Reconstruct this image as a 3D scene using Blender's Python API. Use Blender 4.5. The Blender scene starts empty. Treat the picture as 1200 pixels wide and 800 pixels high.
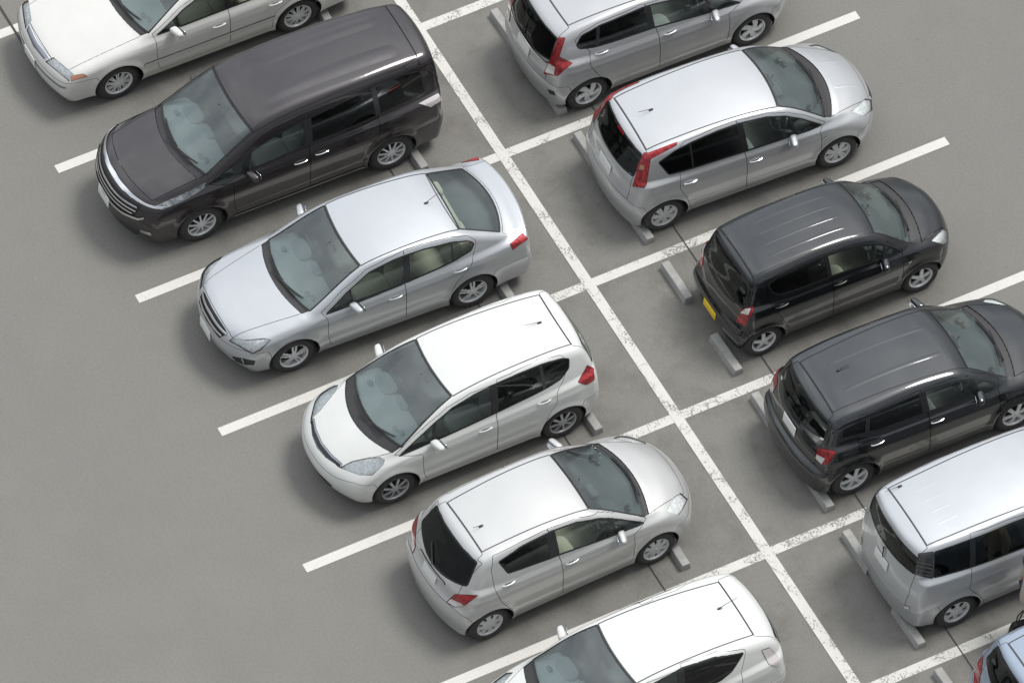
import bpy, bmesh, math, random
import numpy as np
from mathutils import Vector, Matrix
PI = math.pi

# ------------------------------------------------------------------ curves
def spline(pts, n=8):
    """Centripetal Catmull-Rom through the points."""
    P = np.array(pts, float)
    P = np.vstack([2*P[0]-P[1], P, 2*P[-1]-P[-2]])
    out = []
    for i in range(1, len(P)-2):
        p0, p1, p2, p3 = P[i-1:i+3]
        t0 = 0.0
        t1 = t0 + np.linalg.norm(p1-p0)**.5
        t2 = t1 + np.linalg.norm(p2-p1)**.5
        t3 = t2 + np.linalg.norm(p3-p2)**.5
        for t in np.linspace(t1, t2, n, endpoint=False):
            A1 = (t1-t)/(t1-t0)*p0+(t-t0)/(t1-t0)*p1
            A2 = (t2-t)/(t2-t1)*p1+(t-t1)/(t2-t1)*p2
            A3 = (t3-t)/(t3-t2)*p2+(t-t2)/(t3-t2)*p3
            B1 = (t2-t)/(t2-t0)*A1+(t-t0)/(t2-t0)*A2
            B2 = (t3-t)/(t3-t1)*A2+(t-t1)/(t3-t1)*A3
            out.append((t2-t)/(t2-t1)*B1+(t-t1)/(t2-t1)*B2)
    out.append(P[-2])
    return np.array(out)

def table(pts, n=256):
    """Smooth 1-D table (monotone cubic) sampled densely; returns (xs, ys)."""
    P = np.array(sorted(pts), float)
    x, y = P[:, 0], P[:, 1]
    h = np.diff(x); d = np.diff(y)/h
    m = np.zeros(len(x)); m[0] = d[0]; m[-1] = d[-1]
    for i in range(1, len(x)-1):
        if d[i-1]*d[i] > 0:
            w1 = 2*h[i]+h[i-1]; w2 = h[i]+2*h[i-1]
            m[i] = (w1+w2)/(w1/d[i-1]+w2/d[i])
    xs = np.linspace(x[0], x[-1], n)
    k = np.clip(np.searchsorted(x, xs)-1, 0, len(h)-1)
    t = (xs-x[k])/h[k]
    ys = ((1+2*t)*(1-t)**2*y[k] + t*(1-t)**2*h[k]*m[k]
          + t*t*(3-2*t)*y[k+1] + t*t*(t-1)*h[k]*m[k+1])
    return xs, ys

def sstep(a, b, x):
    t = np.clip((x-a)/(b-a), 0, 1)
    return t*t*(3-2*t)

def fillet(pts, r, n=4):
    """Round the corners of a closed polygon; r is one radius or one per corner."""
    P = [np.array(p, float) for p in pts]; N = len(P)
    R = r if isinstance(r, (list, tuple)) else [r]*N
    out = []
    for i in range(N):
        a, b, c = P[i-1], P[i], P[(i+1) % N]
        u = a-b; v = c-b; lu = np.linalg.norm(u); lv = np.linalg.norm(v)
        if R[i] <= 0 or lu < 1e-6 or lv < 1e-6:
            out.append(tuple(b)); continue
        u = u/lu; v = v/lv
        d = min(R[i], lu*.48, lv*.48)
        p0 = b+u*d; p2 = b+v*d
        for t in np.linspace(0, 1, n+1):
            q = (1-t)**2*p0+2*t*(1-t)*b+t*t*p2
            out.append((float(q[0]), float(q[1])))
    return out

def inset_poly(pts, d):
    """Offset a closed polygon inwards by d."""
    P = np.array(pts, float); N = len(P)
    A = 0.5*np.sum(P[:, 0]*np.roll(P[:, 1], -1)-np.roll(P[:, 0], -1)*P[:, 1])
    s = 1 if A > 0 else -1
    E = np.roll(P, -1, 0)-P
    L = np.linalg.norm(E, axis=1, keepdims=True)+1e-9
    Nn = s*np.stack([-E[:, 1], E[:, 0]], 1)/L
    out = []
    for i in range(N):
        n1, n2 = Nn[i-1], Nn[i]
        b = n1+n2; k = b@b
        b = b/max(k, .5)*2 if k > 1e-6 else n1
        out.append(tuple(P[i]+b*d*0.5*2*0.5 if False else P[i]+b*d))
    return out

def arc(xc, k, y0, y1, n=9):
    return [(xc-k*y*y, y) for y in np.linspace(y0, y1, n)]

def tquad(xf, kf, yf, xr, kr, yr, r=.03, n=9):
    """Outline on the top of a car, one half: front arc, side, rear arc (x, y)."""
    a = [(xf, -.06)]+arc(xf, kf, 0, yf-r*.9, n-1)
    c = (xf-kf*yf*yf, yf); d = (xr-kr*yr*yr, yr)
    b = arc(xr, kr, yr-r*.9, 0, n-1)+[(xr, -.06)]
    mid = fillet([a[-1], c, d, b[0]], [0, r, r, 0], 3)
    return a[:-1]+mid+b[1:]

def rquad(zt, kt, yt, zb, kb, yb, r=.04, n=8, rb=None):
    """Outline on the back (or nose) of a car, one half: top arc, side, bottom arc (y, z)."""
    rb = r if rb is None else rb
    a = [(-.06, zt)]+[(y, z) for z, y in arc(zt, kt, 0, yt-r*.9, n-1)]
    c = (yt, zt-kt*yt*yt); d = (yb, zb-kb*yb*yb)
    b = [(y, z) for z, y in arc(zb, kb, yb-rb*.9, 0, n-1)]+[(-.06, zb)]
    mid = fillet([a[-1], c, d, b[0]], [0, r, rb, 0], 3)
    return a[:-1]+mid+b[1:]

# ------------------------------------------------------------------ car body as a smooth solid
class Body:
    def __init__(s, S):
        s.S = S
        top = spline(S['top'], 8)
        s.xf = max(p[0] for p in S['top']); s.xr = min(p[0] for p in S['top'])
        poly = np.vstack([top, [[top[-1][0]+.05, .10], [top[0][0]-.05, .10]]])
        s._grid(poly)
        w = S['w']/2
        s.w = w
        xf, xr = s.xf, s.xr
        fa = S['wb']/2
        s.plan = table(S.get('plan') or [(xf+.05, w*S.get('nose', .90)), (xf-.22, w*.945), (fa, w*.985), (fa-.6, w), (-fa+.3, w), (-fa-.15, w*.99), (xr+.25, w*.955), (xr-.05, w*S.get('tailw', .92))])
        gi = S.get('gin', .055)
        s.gplan = table(S.get('gplan') or [(xf, w*.80), (fa, w-.10), (.4, w-gi), (-fa*.6, w-gi), (-fa-.2, w-gi-.05), (xr-.05, w-gi-.16)])
        s.belt = table(S['belt'])
        s.ins = table(S.get('ins') or [(0, .10), (.2, .055), (.34, .028), (.5, .008), (.65, 0), (.8, .004), (.92, .018), (1.05, .05), (1.4, .12)])
        s.tum = S.get('tum', .20); s.tum2 = S.get('tum2', .22)
        s.bf = S.get('bf', .40); s.br = S.get('br', .22); s.bp = S.get('bp', 2.4)
        s.crH = S.get('crown_hood', .07); s.crR = S.get('crown_roof', .06)
        s.rb = S.get('rb', .10); s.rr = S.get('rr', .075)
        s.bf = S.get('bf', .40)*.86; s.br = S.get('br', .22)*.85; s.bp = S.get('bp', 2.4)
        s.ra = S['R']+S.get('archgap', .045)
        s.creases = S.get('creases', [(-fa+.25, .41, fa-.30, .37, .013, .13), (-fa-.35, .87, fa-.1, .77, .007, .11)])

    def _grid(s, poly):
        h = .0125
        x0, x1 = poly[:, 0].min()-.8, poly[:, 0].max()+.8
        z0, z1 = -.3, poly[:, 1].max()+.5
        xs = np.arange(x0, x1, h); zs = np.arange(z0, z1, h)
        X, Z = np.meshgrid(xs, zs, indexing='ij')
        P = np.stack([X.ravel(), Z.ravel()], 1)
        best = np.full(len(P), 1e9); inside = np.zeros(len(P), bool)
        N = len(poly)
        for i in range(N):
            a = poly[i]; b = poly[(i+1) % N]; e = b-a
            L2 = e@e
            if L2 < 1e-12: continue
            t = np.clip(((P-a)@e)/L2, 0, 1)
            dx = P[:, 0]-a[0]-t*e[0]; dz = P[:, 1]-a[1]-t*e[1]
            best = np.minimum(best, dx*dx+dz*dz)
            c = (a[1] > P[:, 1]) != (b[1] > P[:, 1])
            if abs(e[1]) > 1e-12:
                xi = a[0]+(P[:, 1]-a[1])*e[0]/e[1]
                inside ^= c & (P[:, 0] < xi)
        d = np.sqrt(best); d[inside] *= -1
        D = d.reshape(X.shape)
        s.D = D; s.gx0 = x0; s.gz0 = z0; s.gh = h

    def prof(s, x, z):
        fx = np.clip((x-s.gx0)/s.gh, 0, s.D.shape[0]-1.001); fz = np.clip((z-s.gz0)/s.gh, 0, s.D.shape[1]-1.001)
        i = fx.astype(int); j = fz.astype(int); u = fx-i; v = fz-j
        D = s.D
        return (D[i, j]*(1-u)*(1-v)+D[i+1, j]*u*(1-v)+D[i, j+1]*(1-u)*v+D[i+1, j+1]*u*v)

    def W(s, x, z):
        zb = np.interp(x, *s.belt)
        wb = np.interp(x, *s.plan)
        lower = wb-np.interp(z/zb, *s.ins)
        dz = np.maximum(z-zb, -.1)
        up = np.interp(x, *s.gplan)-s.tum*dz-s.tum2*np.maximum(dz, 0)**2
        k = sstep(-.035, .045, z-zb)
        w = lower*(1-k)+np.minimum(up, lower+.2)*k
        fa = s.S['wb']/2; R = s.S['R']
        for ax in (fa, -fa):
            r = np.hypot(x-ax, z-R)
            w = w+s.S.get('flare', .018)*np.exp(-((r-s.ra-.01)/.06)**2)*sstep(.1, .25, z)
        for (x0, z0, x1, z1, amp, wd) in s.creases:
            zc = z0+(z1-z0)*(x-x0)/(x1-x0)
            d = (z-zc)/wd
            win = sstep(min(x0, x1)-.12, min(x0, x1)+.12, x)*(1-sstep(max(x0, x1)-.12, max(x0, x1)+.12, x))
            w = w+amp*win*np.where(d > 0, np.exp(-(d/.35)**2), np.exp(-(d)**2))
        return w

    def F(s, P):
        x, y, z = P[:, 0], P[:, 1], P[:, 2]
        u = np.abs(y)/s.w
        up = u**s.bp
        f = np.clip(x/s.xf, 0, 1.1); r = np.clip(x/s.xr, 0, 1.1)
        f = f*f*(3-2*f)*.5+f*.5; r = r**1.6
        xb = x+s.bf*f*up-s.br*r*up
        cr = s.crR+(s.crH-s.crR)*sstep(.5, 1.3, x)
        zc = z+cr*sstep(.4, .9, z)*u*u
        d1 = s.prof(xb, zc)
        d2 = (np.abs(y)-s.W(x, z))*.96
        zb = np.interp(x, *s.belt)
        k = s.rb+(s.rr-s.rb)*sstep(-.05, .15, z-zb)
        h = np.maximum(k-np.abs(d1-d2), 0)
        d = np.maximum(d1, d2)+h*h/(4*k)
        return d

    def normals(s, P):
        e = .004
        g = np.zeros_like(P)
        for a in range(3):
            q = P.copy(); q[:, a] += e; p = P.copy(); p[:, a] -= e
            g[:, a] = s.F(q)-s.F(p)
        n = np.linalg.norm(g, axis=1, keepdims=True)+1e-12
        return g/n

    def solve(s, T, O, it=24):
        a = np.zeros(len(T)); b = np.ones(len(T))
        for _ in range(it):
            m = (a+b)/2
            f = s.F(T+(O-T)*m[:, None])
            ins = f < 0
            a = np.where(ins, m, a); b = np.where(ins, b, m)
        return T+(O-T)*((a+b)/2)[:, None]

    def y_at(s, x, z):
        return float(s.solve(np.array([[x, .05, z]]), np.array([[x, 1.3, z]]))[0, 1])
    def z_at(s, x, y):
        return float(s.solve(np.array([[x, y, .5]]), np.array([[x, y, 2.2]]))[0, 2])
    def x_at(s, y, z, sgn):
        return float(s.solve(np.array([[0, y, z]]), np.array([[sgn*3.2, y, z]]))[0, 0])

    def grid_mesh(s, h=.028):
        """Half of the body (y >= 0) as quads."""
        ax0, ax1 = s.xr-.08, s.xf+.08
        zt = s.S['top'] and max(p[1] for p in s.S['top'])+.1
        zb0 = .08; b = s.w+.12
        nx = int((ax1-ax0)/h); ny = int(b/h); nz = int((zt-zb0)/h)
        X = np.linspace(ax0, ax1, nx+1); Y = np.linspace(0, b, ny+1); Z = np.linspace(zb0, zt, nz+1)
        verts = {}; pts = []; faces = []
        def vid(i, j, k):
            key = (i, j, k)
            if key not in verts:
                verts[key] = len(pts); pts.append((X[i], Y[j], Z[k]))
            return verts[key]
        for i in range(nx):
            for j in range(ny):
                faces.append((vid(i, j, nz), vid(i+1, j, nz), vid(i+1, j+1, nz), vid(i, j+1, nz)))
            for k in range(nz):
                faces.append((vid(i, ny, k), vid(i, ny, k+1), vid(i+1, ny, k+1), vid(i+1, ny, k)))
        for j in range(ny):
            for k in range(nz):
                faces.append((vid(nx, j, k), vid(nx, j+1, k), vid(nx, j+1, k+1), vid(nx, j, k+1)))
                faces.append((vid(0, j, k), vid(0, j, k+1), vid(0, j+1, k+1), vid(0, j+1, k)))
        O = np.array(pts, float)
        cx = (ax0+ax1)/2; ha = (ax1-ax0)/2
        T = np.empty_like(O)
        T[:, 0] = cx+(O[:, 0]-cx)*(ha-.85)/ha
        T[:, 1] = O[:, 1]*.5
        T[:, 2] = .52+(O[:, 2]-.52)*.10
        T[:, 2] = np.where(O[:, 2] < .52, .52+(O[:, 2]-.52)*.7, T[:, 2])
        P = s.solve(T, T+(O-T)*1.35)
        P[O[:, 1] == 0, 1] = 0
        return P, faces
sc = bpy.context.scene
# ------------------------------------------------------------------ camera and light
AZ, EL = 2.667632, 0.8989648
D, TX, TY = 115.1805, 5.5294, -1.378266
fwd = Vector((math.cos(EL)*math.cos(AZ), math.cos(EL)*math.sin(AZ), -math.sin(EL)))
right = Vector((math.sin(AZ), -math.cos(AZ), 0)); up = right.cross(fwd)
cam = bpy.data.cameras.new('camera'); camo = bpy.data.objects.new('camera', cam); sc.collection.objects.link(camo)
camo.matrix_world = Matrix((( right.x, up.x, -fwd.x, 0), (right.y, up.y, -fwd.y, 0), (right.z, up.z, -fwd.z, 0), (0, 0, 0, 1)))
camo.location = Vector((TX, TY, 0))-fwd*D
cam.sensor_width = 36; cam.lens = 36*10000/1200
cam.clip_start = 1; cam.clip_end = 1000
sc.camera = camo
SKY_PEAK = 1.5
SUN_EL = math.radians(61); SUN_AZ_DIR = Vector((-.04, 1.0, 0)).normalized()   # horizontal direction towards the sun
sun = bpy.data.lights.new('sun', 'SUN'); suno = bpy.data.objects.new('sun', sun); sc.collection.objects.link(suno)
sd = Vector((SUN_AZ_DIR.x*math.cos(SUN_EL), SUN_AZ_DIR.y*math.cos(SUN_EL), math.sin(SUN_EL)))
suno.rotation_euler = sd.to_track_quat('Z', 'Y').to_euler(); suno.location = sd*60
sun.energy = 1.8; sun.angle = math.radians(19); sun.color = (1, .97, .92)
w = bpy.data.worlds.new('World'); sc.world = w; w.use_nodes = True
nt = w.node_tree; bg = nt.nodes['Background']
sky = nt.nodes.new('ShaderNodeTexSky'); sky.sky_type = 'NISHITA'; sky.sun_disc = False
sky.sun_elevation = SUN_EL; sky.sun_rotation = math.atan2(SUN_AZ_DIR.x, SUN_AZ_DIR.y)
sky.air_density = 1.0; sky.dust_density = 4.0; sky.ozone_density = 1.0
hs = nt.nodes.new('ShaderNodeHueSaturation'); hs.inputs['Saturation'].default_value = .25; hs.inputs['Value'].default_value = 1.0
nt.links.new(sky.outputs[0], hs.inputs['Color']); # thin bright overcast: the clear sky veiled by an even white layer with soft cloud variation
def wn(t): return nt.nodes.new(t)
tcw = wn('ShaderNodeTexCoord'); ncl = wn('ShaderNodeTexNoise'); ncl.inputs['Scale'].default_value = 3.4; ncl.inputs['Detail'].default_value = 5
nt.links.new(tcw.outputs['Generated'], ncl.inputs['Vector'])
rcl = wn('ShaderNodeValToRGB'); rcl.color_ramp.elements[0].position = .28; rcl.color_ramp.elements[0].color = (.60, .64, .70, 1); rcl.color_ramp.elements[1].position = .72; rcl.color_ramp.elements[1].color = (1.30, 1.30, 1.29, 1)
nt.links.new(ncl.outputs['Fac'], rcl.inputs[0])
mxw = wn('ShaderNodeMixRGB'); mxw.inputs[0].default_value = .75; mxw.inputs[2].default_value = (6.6, 6.75, 6.9, 1)
nt.links.new(hs.outputs[0], mxw.inputs[1])
m1 = wn('ShaderNodeMixRGB'); m1.blend_type = 'MULTIPLY'; m1.inputs[0].default_value = 1; nt.links.new(mxw.outputs[0], m1.inputs[1]); nt.links.new(rcl.outputs[0], m1.inputs[2])
# a bright cloud patch is added out of view for roof and windscreen reflections; the sky dims towards the skyline, where trees and buildings stand
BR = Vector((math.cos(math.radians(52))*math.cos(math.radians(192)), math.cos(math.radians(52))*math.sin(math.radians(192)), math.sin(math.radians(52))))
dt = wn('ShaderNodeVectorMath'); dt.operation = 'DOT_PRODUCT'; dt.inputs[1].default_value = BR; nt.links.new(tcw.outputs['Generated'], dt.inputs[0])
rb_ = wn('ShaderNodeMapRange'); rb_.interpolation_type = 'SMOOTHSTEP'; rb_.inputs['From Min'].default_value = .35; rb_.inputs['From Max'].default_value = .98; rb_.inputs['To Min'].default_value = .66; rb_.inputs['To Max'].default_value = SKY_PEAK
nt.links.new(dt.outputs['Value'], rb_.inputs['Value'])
sz = wn('ShaderNodeSeparateXYZ'); nt.links.new(tcw.outputs['Generated'], sz.inputs[0])
rh = wn('ShaderNodeMapRange'); rh.interpolation_type = 'SMOOTHSTEP'; rh.inputs['From Min'].default_value = .08; rh.inputs['From Max'].default_value = .42; rh.inputs['To Min'].default_value = .50; rh.inputs['To Max'].default_value = 1.0
nt.links.new(sz.outputs['Z'], rh.inputs['Value'])
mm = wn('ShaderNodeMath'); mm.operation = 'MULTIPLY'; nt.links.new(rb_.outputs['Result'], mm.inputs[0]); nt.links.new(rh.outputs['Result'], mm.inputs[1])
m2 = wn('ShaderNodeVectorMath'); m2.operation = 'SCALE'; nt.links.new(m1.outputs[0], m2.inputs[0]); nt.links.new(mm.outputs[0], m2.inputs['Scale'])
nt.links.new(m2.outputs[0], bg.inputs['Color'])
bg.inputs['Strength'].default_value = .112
sc.view_settings.view_transform = 'Standard'; sc.view_settings.look = 'None'; sc.view_settings.exposure = 0.36; sc.view_settings.gamma = 1
sc.view_settings.use_curve_mapping = False

# ------------------------------------------------------------------ materials
M = {}
def newmat(name):
    m = bpy.data.materials.new(name); m.use_nodes = True
    nt = m.node_tree; return m, nt, nt.nodes['Principled BSDF']
def pbr(name, col, rough=.5, metal=0., coat=0., spec=.5, **kw):
    m, nt, b = newmat(name)
    b.inputs['Base Color'].default_value = (*col, 1); b.inputs['Roughness'].default_value = rough
    b.inputs['Metallic'].default_value = metal; b.inputs['Coat Weight'].default_value = coat
    b.inputs['Coat Roughness'].default_value = kw.get('cr', .03); b.inputs['Specular IOR Level'].default_value = spec
    M[name] = m; return m, nt, b
def noise(nt, scale, detail=4, rough=.55, dims=None):
    tc = nt.nodes.new('ShaderNodeTexCoord'); n = nt.nodes.new('ShaderNodeTexNoise')
    n.inputs['Scale'].default_value = scale; n.inputs['Detail'].default_value = detail; n.inputs['Roughness'].default_value = rough
    nt.links.new(tc.outputs['Object'], n.inputs['Vector']); return n
def ramp(nt, src, stops):
    r = nt.nodes.new('ShaderNodeValToRGB'); el = r.color_ramp.elements
    while len(el) < len(stops): el.new(.5)
    for e, (p, c) in zip(el, stops):
        e.position = p; e.color = (*c, 1) if len(c) == 3 else c
    nt.links.new(src, r.inputs[0]); return r
def paint(name, col, metal=0., rough=.35, coat=1., dirt=.12, flake=.0, swirl=.0, ior=1.5):
    """Car paint: clear coat over a base, a thin uneven film of road dust."""
    m, nt, b = pbr(name, col, rough, metal, coat)
    b.inputs['Coat IOR'].default_value = ior
    n1 = noise(nt, 3.1, 6, .6)
    dk = [c*(1-dirt) for c in col]; lt = [c*(1+dirt*.8) if max(col) < .3 else c for c in col]
    r = ramp(nt, n1.outputs['Fac'], [(.30, dk), (.70, lt)])
    nt.links.new(r.outputs[0], b.inputs['Base Color'])
    n2 = noise(nt, 9, 5, .6)
    r2 = ramp(nt, n2.outputs['Fac'], [(.3, (.03,)*3), (.75, (.08+swirl,)*3)])
    nt.links.new(r2.outputs[0], b.inputs['Coat Roughness'])
    if flake:
        n3 = noise(nt, 900, 1, .5); bp = nt.nodes.new('ShaderNodeBump'); bp.inputs['Strength'].default_value = flake; bp.inputs['Distance'].default_value = .001
        nt.links.new(n3.outputs['Fac'], bp.inputs['Height']); nt.links.new(bp.outputs[0], b.inputs['Normal'])
    return m
paint('paint_silver', (.52, .530, .545), .52, .34, 1, .04)
paint('paint_silver_cool', (.50, .518, .542), .52, .34, 1, .04)
paint('paint_silver_warm', (.56, .562, .556), .42, .36, 1, .04)
paint('paint_grey_silver', (.48, .484, .495), .45, .34, 1, .05)
paint('paint_white', (.67, .68, .66), 0, .38, .8, .04)
paint('paint_pearl', (.66, .655, .63), 0, .38, .8, .05)
paint('paint_dark', (.017, .0125, .0155), .35, .42, 1, .20, swirl=.08, ior=1.60)
paint('paint_black', (.007, .009, .012), .45, .36, 1, .10, swirl=.03, ior=1.68)
paint('paint_graphite', (.010, .0125, .016), .45, .36, 1, .10, swirl=.03, ior=1.72)
paint('paint_blue', (.33, .39, .48), .5, .36, 1, .05)
def glass(name, tint, refl, diff=.0, dcol=(.5, .55, .55), rough=.015):
    """Window glass: tinted see-through, mirror reflection that grows towards grazing angles, a pale dusty film that also paints in sky brightness."""
    m = bpy.data.materials.new(name); m.use_nodes = True; nt = m.node_tree; nt.nodes.clear()
    o = nt.nodes.new('ShaderNodeOutputMaterial'); t = nt.nodes.new('ShaderNodeBsdfTransparent'); t.inputs[0].default_value = (*tint, 1)
    g = nt.nodes.new('ShaderNodeBsdfGlossy'); g.inputs['Roughness'].default_value = rough; g.inputs['Color'].default_value = (.93, 1, .985, 1)
    lw = nt.nodes.new('ShaderNodeFresnel'); lw.inputs['IOR'].default_value = refl
    d = nt.nodes.new('ShaderNodeBsdfDiffuse'); d.inputs[0].default_value = (*dcol, 1)
    m1 = nt.nodes.new('ShaderNodeMixShader'); m2 = nt.nodes.new('ShaderNodeMixShader')
    n = noise(nt, 2.2, 6, .62); r = ramp(nt, n.outputs['Fac'], [(.3, (diff*.5,)*3), (.75, (diff*1.5,)*3)])
    nt.links.new(r.outputs[0], m1.inputs[0]); nt.links.new(t.outputs[0], m1.inputs[1]); nt.links.new(d.outputs[0], m1.inputs[2])
    nt.links.new(lw.outputs[0], m2.inputs[0]); nt.links.new(m1.outputs[0], m2.inputs[1]); nt.links.new(g.outputs[0], m2.inputs[2])
    nt.links.new(m2.outputs[0], o.inputs[0]); M[name] = m
glass('glass', (.83, .94, .925), 1.92, .06, (.52, .60, .61))
glass('glass_side', (.82, .89, .84), 1.6, .03)
glass('glass_dark', (.10, .105, .115), 1.50, .012, (.3, .3, .3))
glass('lens', (.97, .98, .98), 1.45, .02, rough=.03)
def bowl(name, lo, hi, scale):
    m, nt, b = pbr(name, hi, .35, .4)
    tc = nt.nodes.new('ShaderNodeTexCoord'); v = nt.nodes.new('ShaderNodeTexVoronoi'); v.inputs['Scale'].default_value = scale
    nt.links.new(tc.outputs['Object'], v.inputs['Vector'])
    sp = nt.nodes.new('ShaderNodeSeparateColor'); nt.links.new(v.outputs['Color'], sp.inputs[0])
    r = ramp(nt, sp.outputs[0], [(.15, lo), (.85, hi)]); nt.links.new(r.outputs[0], b.inputs['Base Color'])
    bp = nt.nodes.new('ShaderNodeBump'); bp.inputs['Strength'].default_value = .2; bp.inputs['Distance'].default_value = .012
    nt.links.new(v.outputs['Distance'], bp.inputs['Height']); nt.links.new(bp.outputs[0], b.inputs['Normal'])
pbr('trim', (.022, .022, .024), .32)
pbr('cowl', (.035, .034, .036), .55)
pbr('moulding', (.085, .088, .092), .5)
pbr('rubber', (.018, .019, .02), .45)
pbr('liner_gap_shade', (.012, .012, .012), .9)
pbr('recess', (.30, .31, .33), .4, .4)
pbr('chrome', (.80, .81, .83), .10, 1)
pbr('mirror', (.55, .60, .65), .03, 1)
pbr('reflector', (.75, .76, .78), .22, .9)
bowl('red_lens', (.22, .006, .010), (.44, .018, .024), 28)
M['red_lens'].node_tree.nodes['Principled BSDF'].inputs['Coat Weight'].default_value = 1
pbr('dark_red_lens', (.28, .008, .012), .15, 0, 1)
pbr('clear_tail', (.70, .65, .65), .15, .2, 1)
pbr('smoke_lens', (.05, .05, .052), .15, .3, 1)
pbr('orange_lens', (.42, .19, .11), .15, 0, 1)
pbr('grille_black', (.025, .025, .027), .35)
pbr('grille_bar', (.36, .38, .42), .22, .9)
pbr('alloy', (.72, .73, .74), .36, .25)
pbr('alloy_dark', (.46, .465, .48), .32, .5)
pbr('cap', (.62, .63, .63), .45, .2)
pbr('brake', (.02, .02, .02), .7)
pbr('plate', (.72, .73, .71), .45)
pbr('plate_yellow', (.75, .52, .02), .45)
pbr('cabin', (.12, .118, .114), .85)
pbr('cabin_beige', (.30, .27, .22), .85)
pbr('dash_lit', (.70, .72, .725), .7)  # pale colour paints in the daylight falling on the dashboard
pbr('dash_mid', (.42, .44, .445), .7)
pbr('dash', (.10, .102, .105), .7)
pbr('seat', (.26, .26, .255), .9)
pbr('seat_beige', (.52, .48, .39), .9)
pbr('seat_shaded', (.05, .05, .052), .9)  # darkened copy, paints the shade on rear seats behind privacy glass
pbr('seat_grey', (.32, .325, .315), .9)
pbr('sticker', (.70, .74, .72), .4)
pbr('sticker_green', (.10, .42, .22), .4)
pbr('sticker_yellow', (.75, .50, .05), .4)
bowl('lamp_bowl', (.70, .71, .72), (.92, .93, .93), 30); bowl('lamp_bowl_dark', (.22, .23, .24), (.62, .64, .66), 20)
def tyre_mat():
    m, nt, b = pbr('tyre', (.024, .024, .024), .75)
    n = noise(nt, 14, 5, .6); r = ramp(nt, n.outputs['Fac'], [(.3, (.030, .030, .031)), (.75, (.060, .058, .055))])
    nt.links.new(r.outputs[0], b.inputs['Base Color'])
tyre_mat()

pbr('lamp_rib', (.10, .10, .105), .25)
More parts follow.
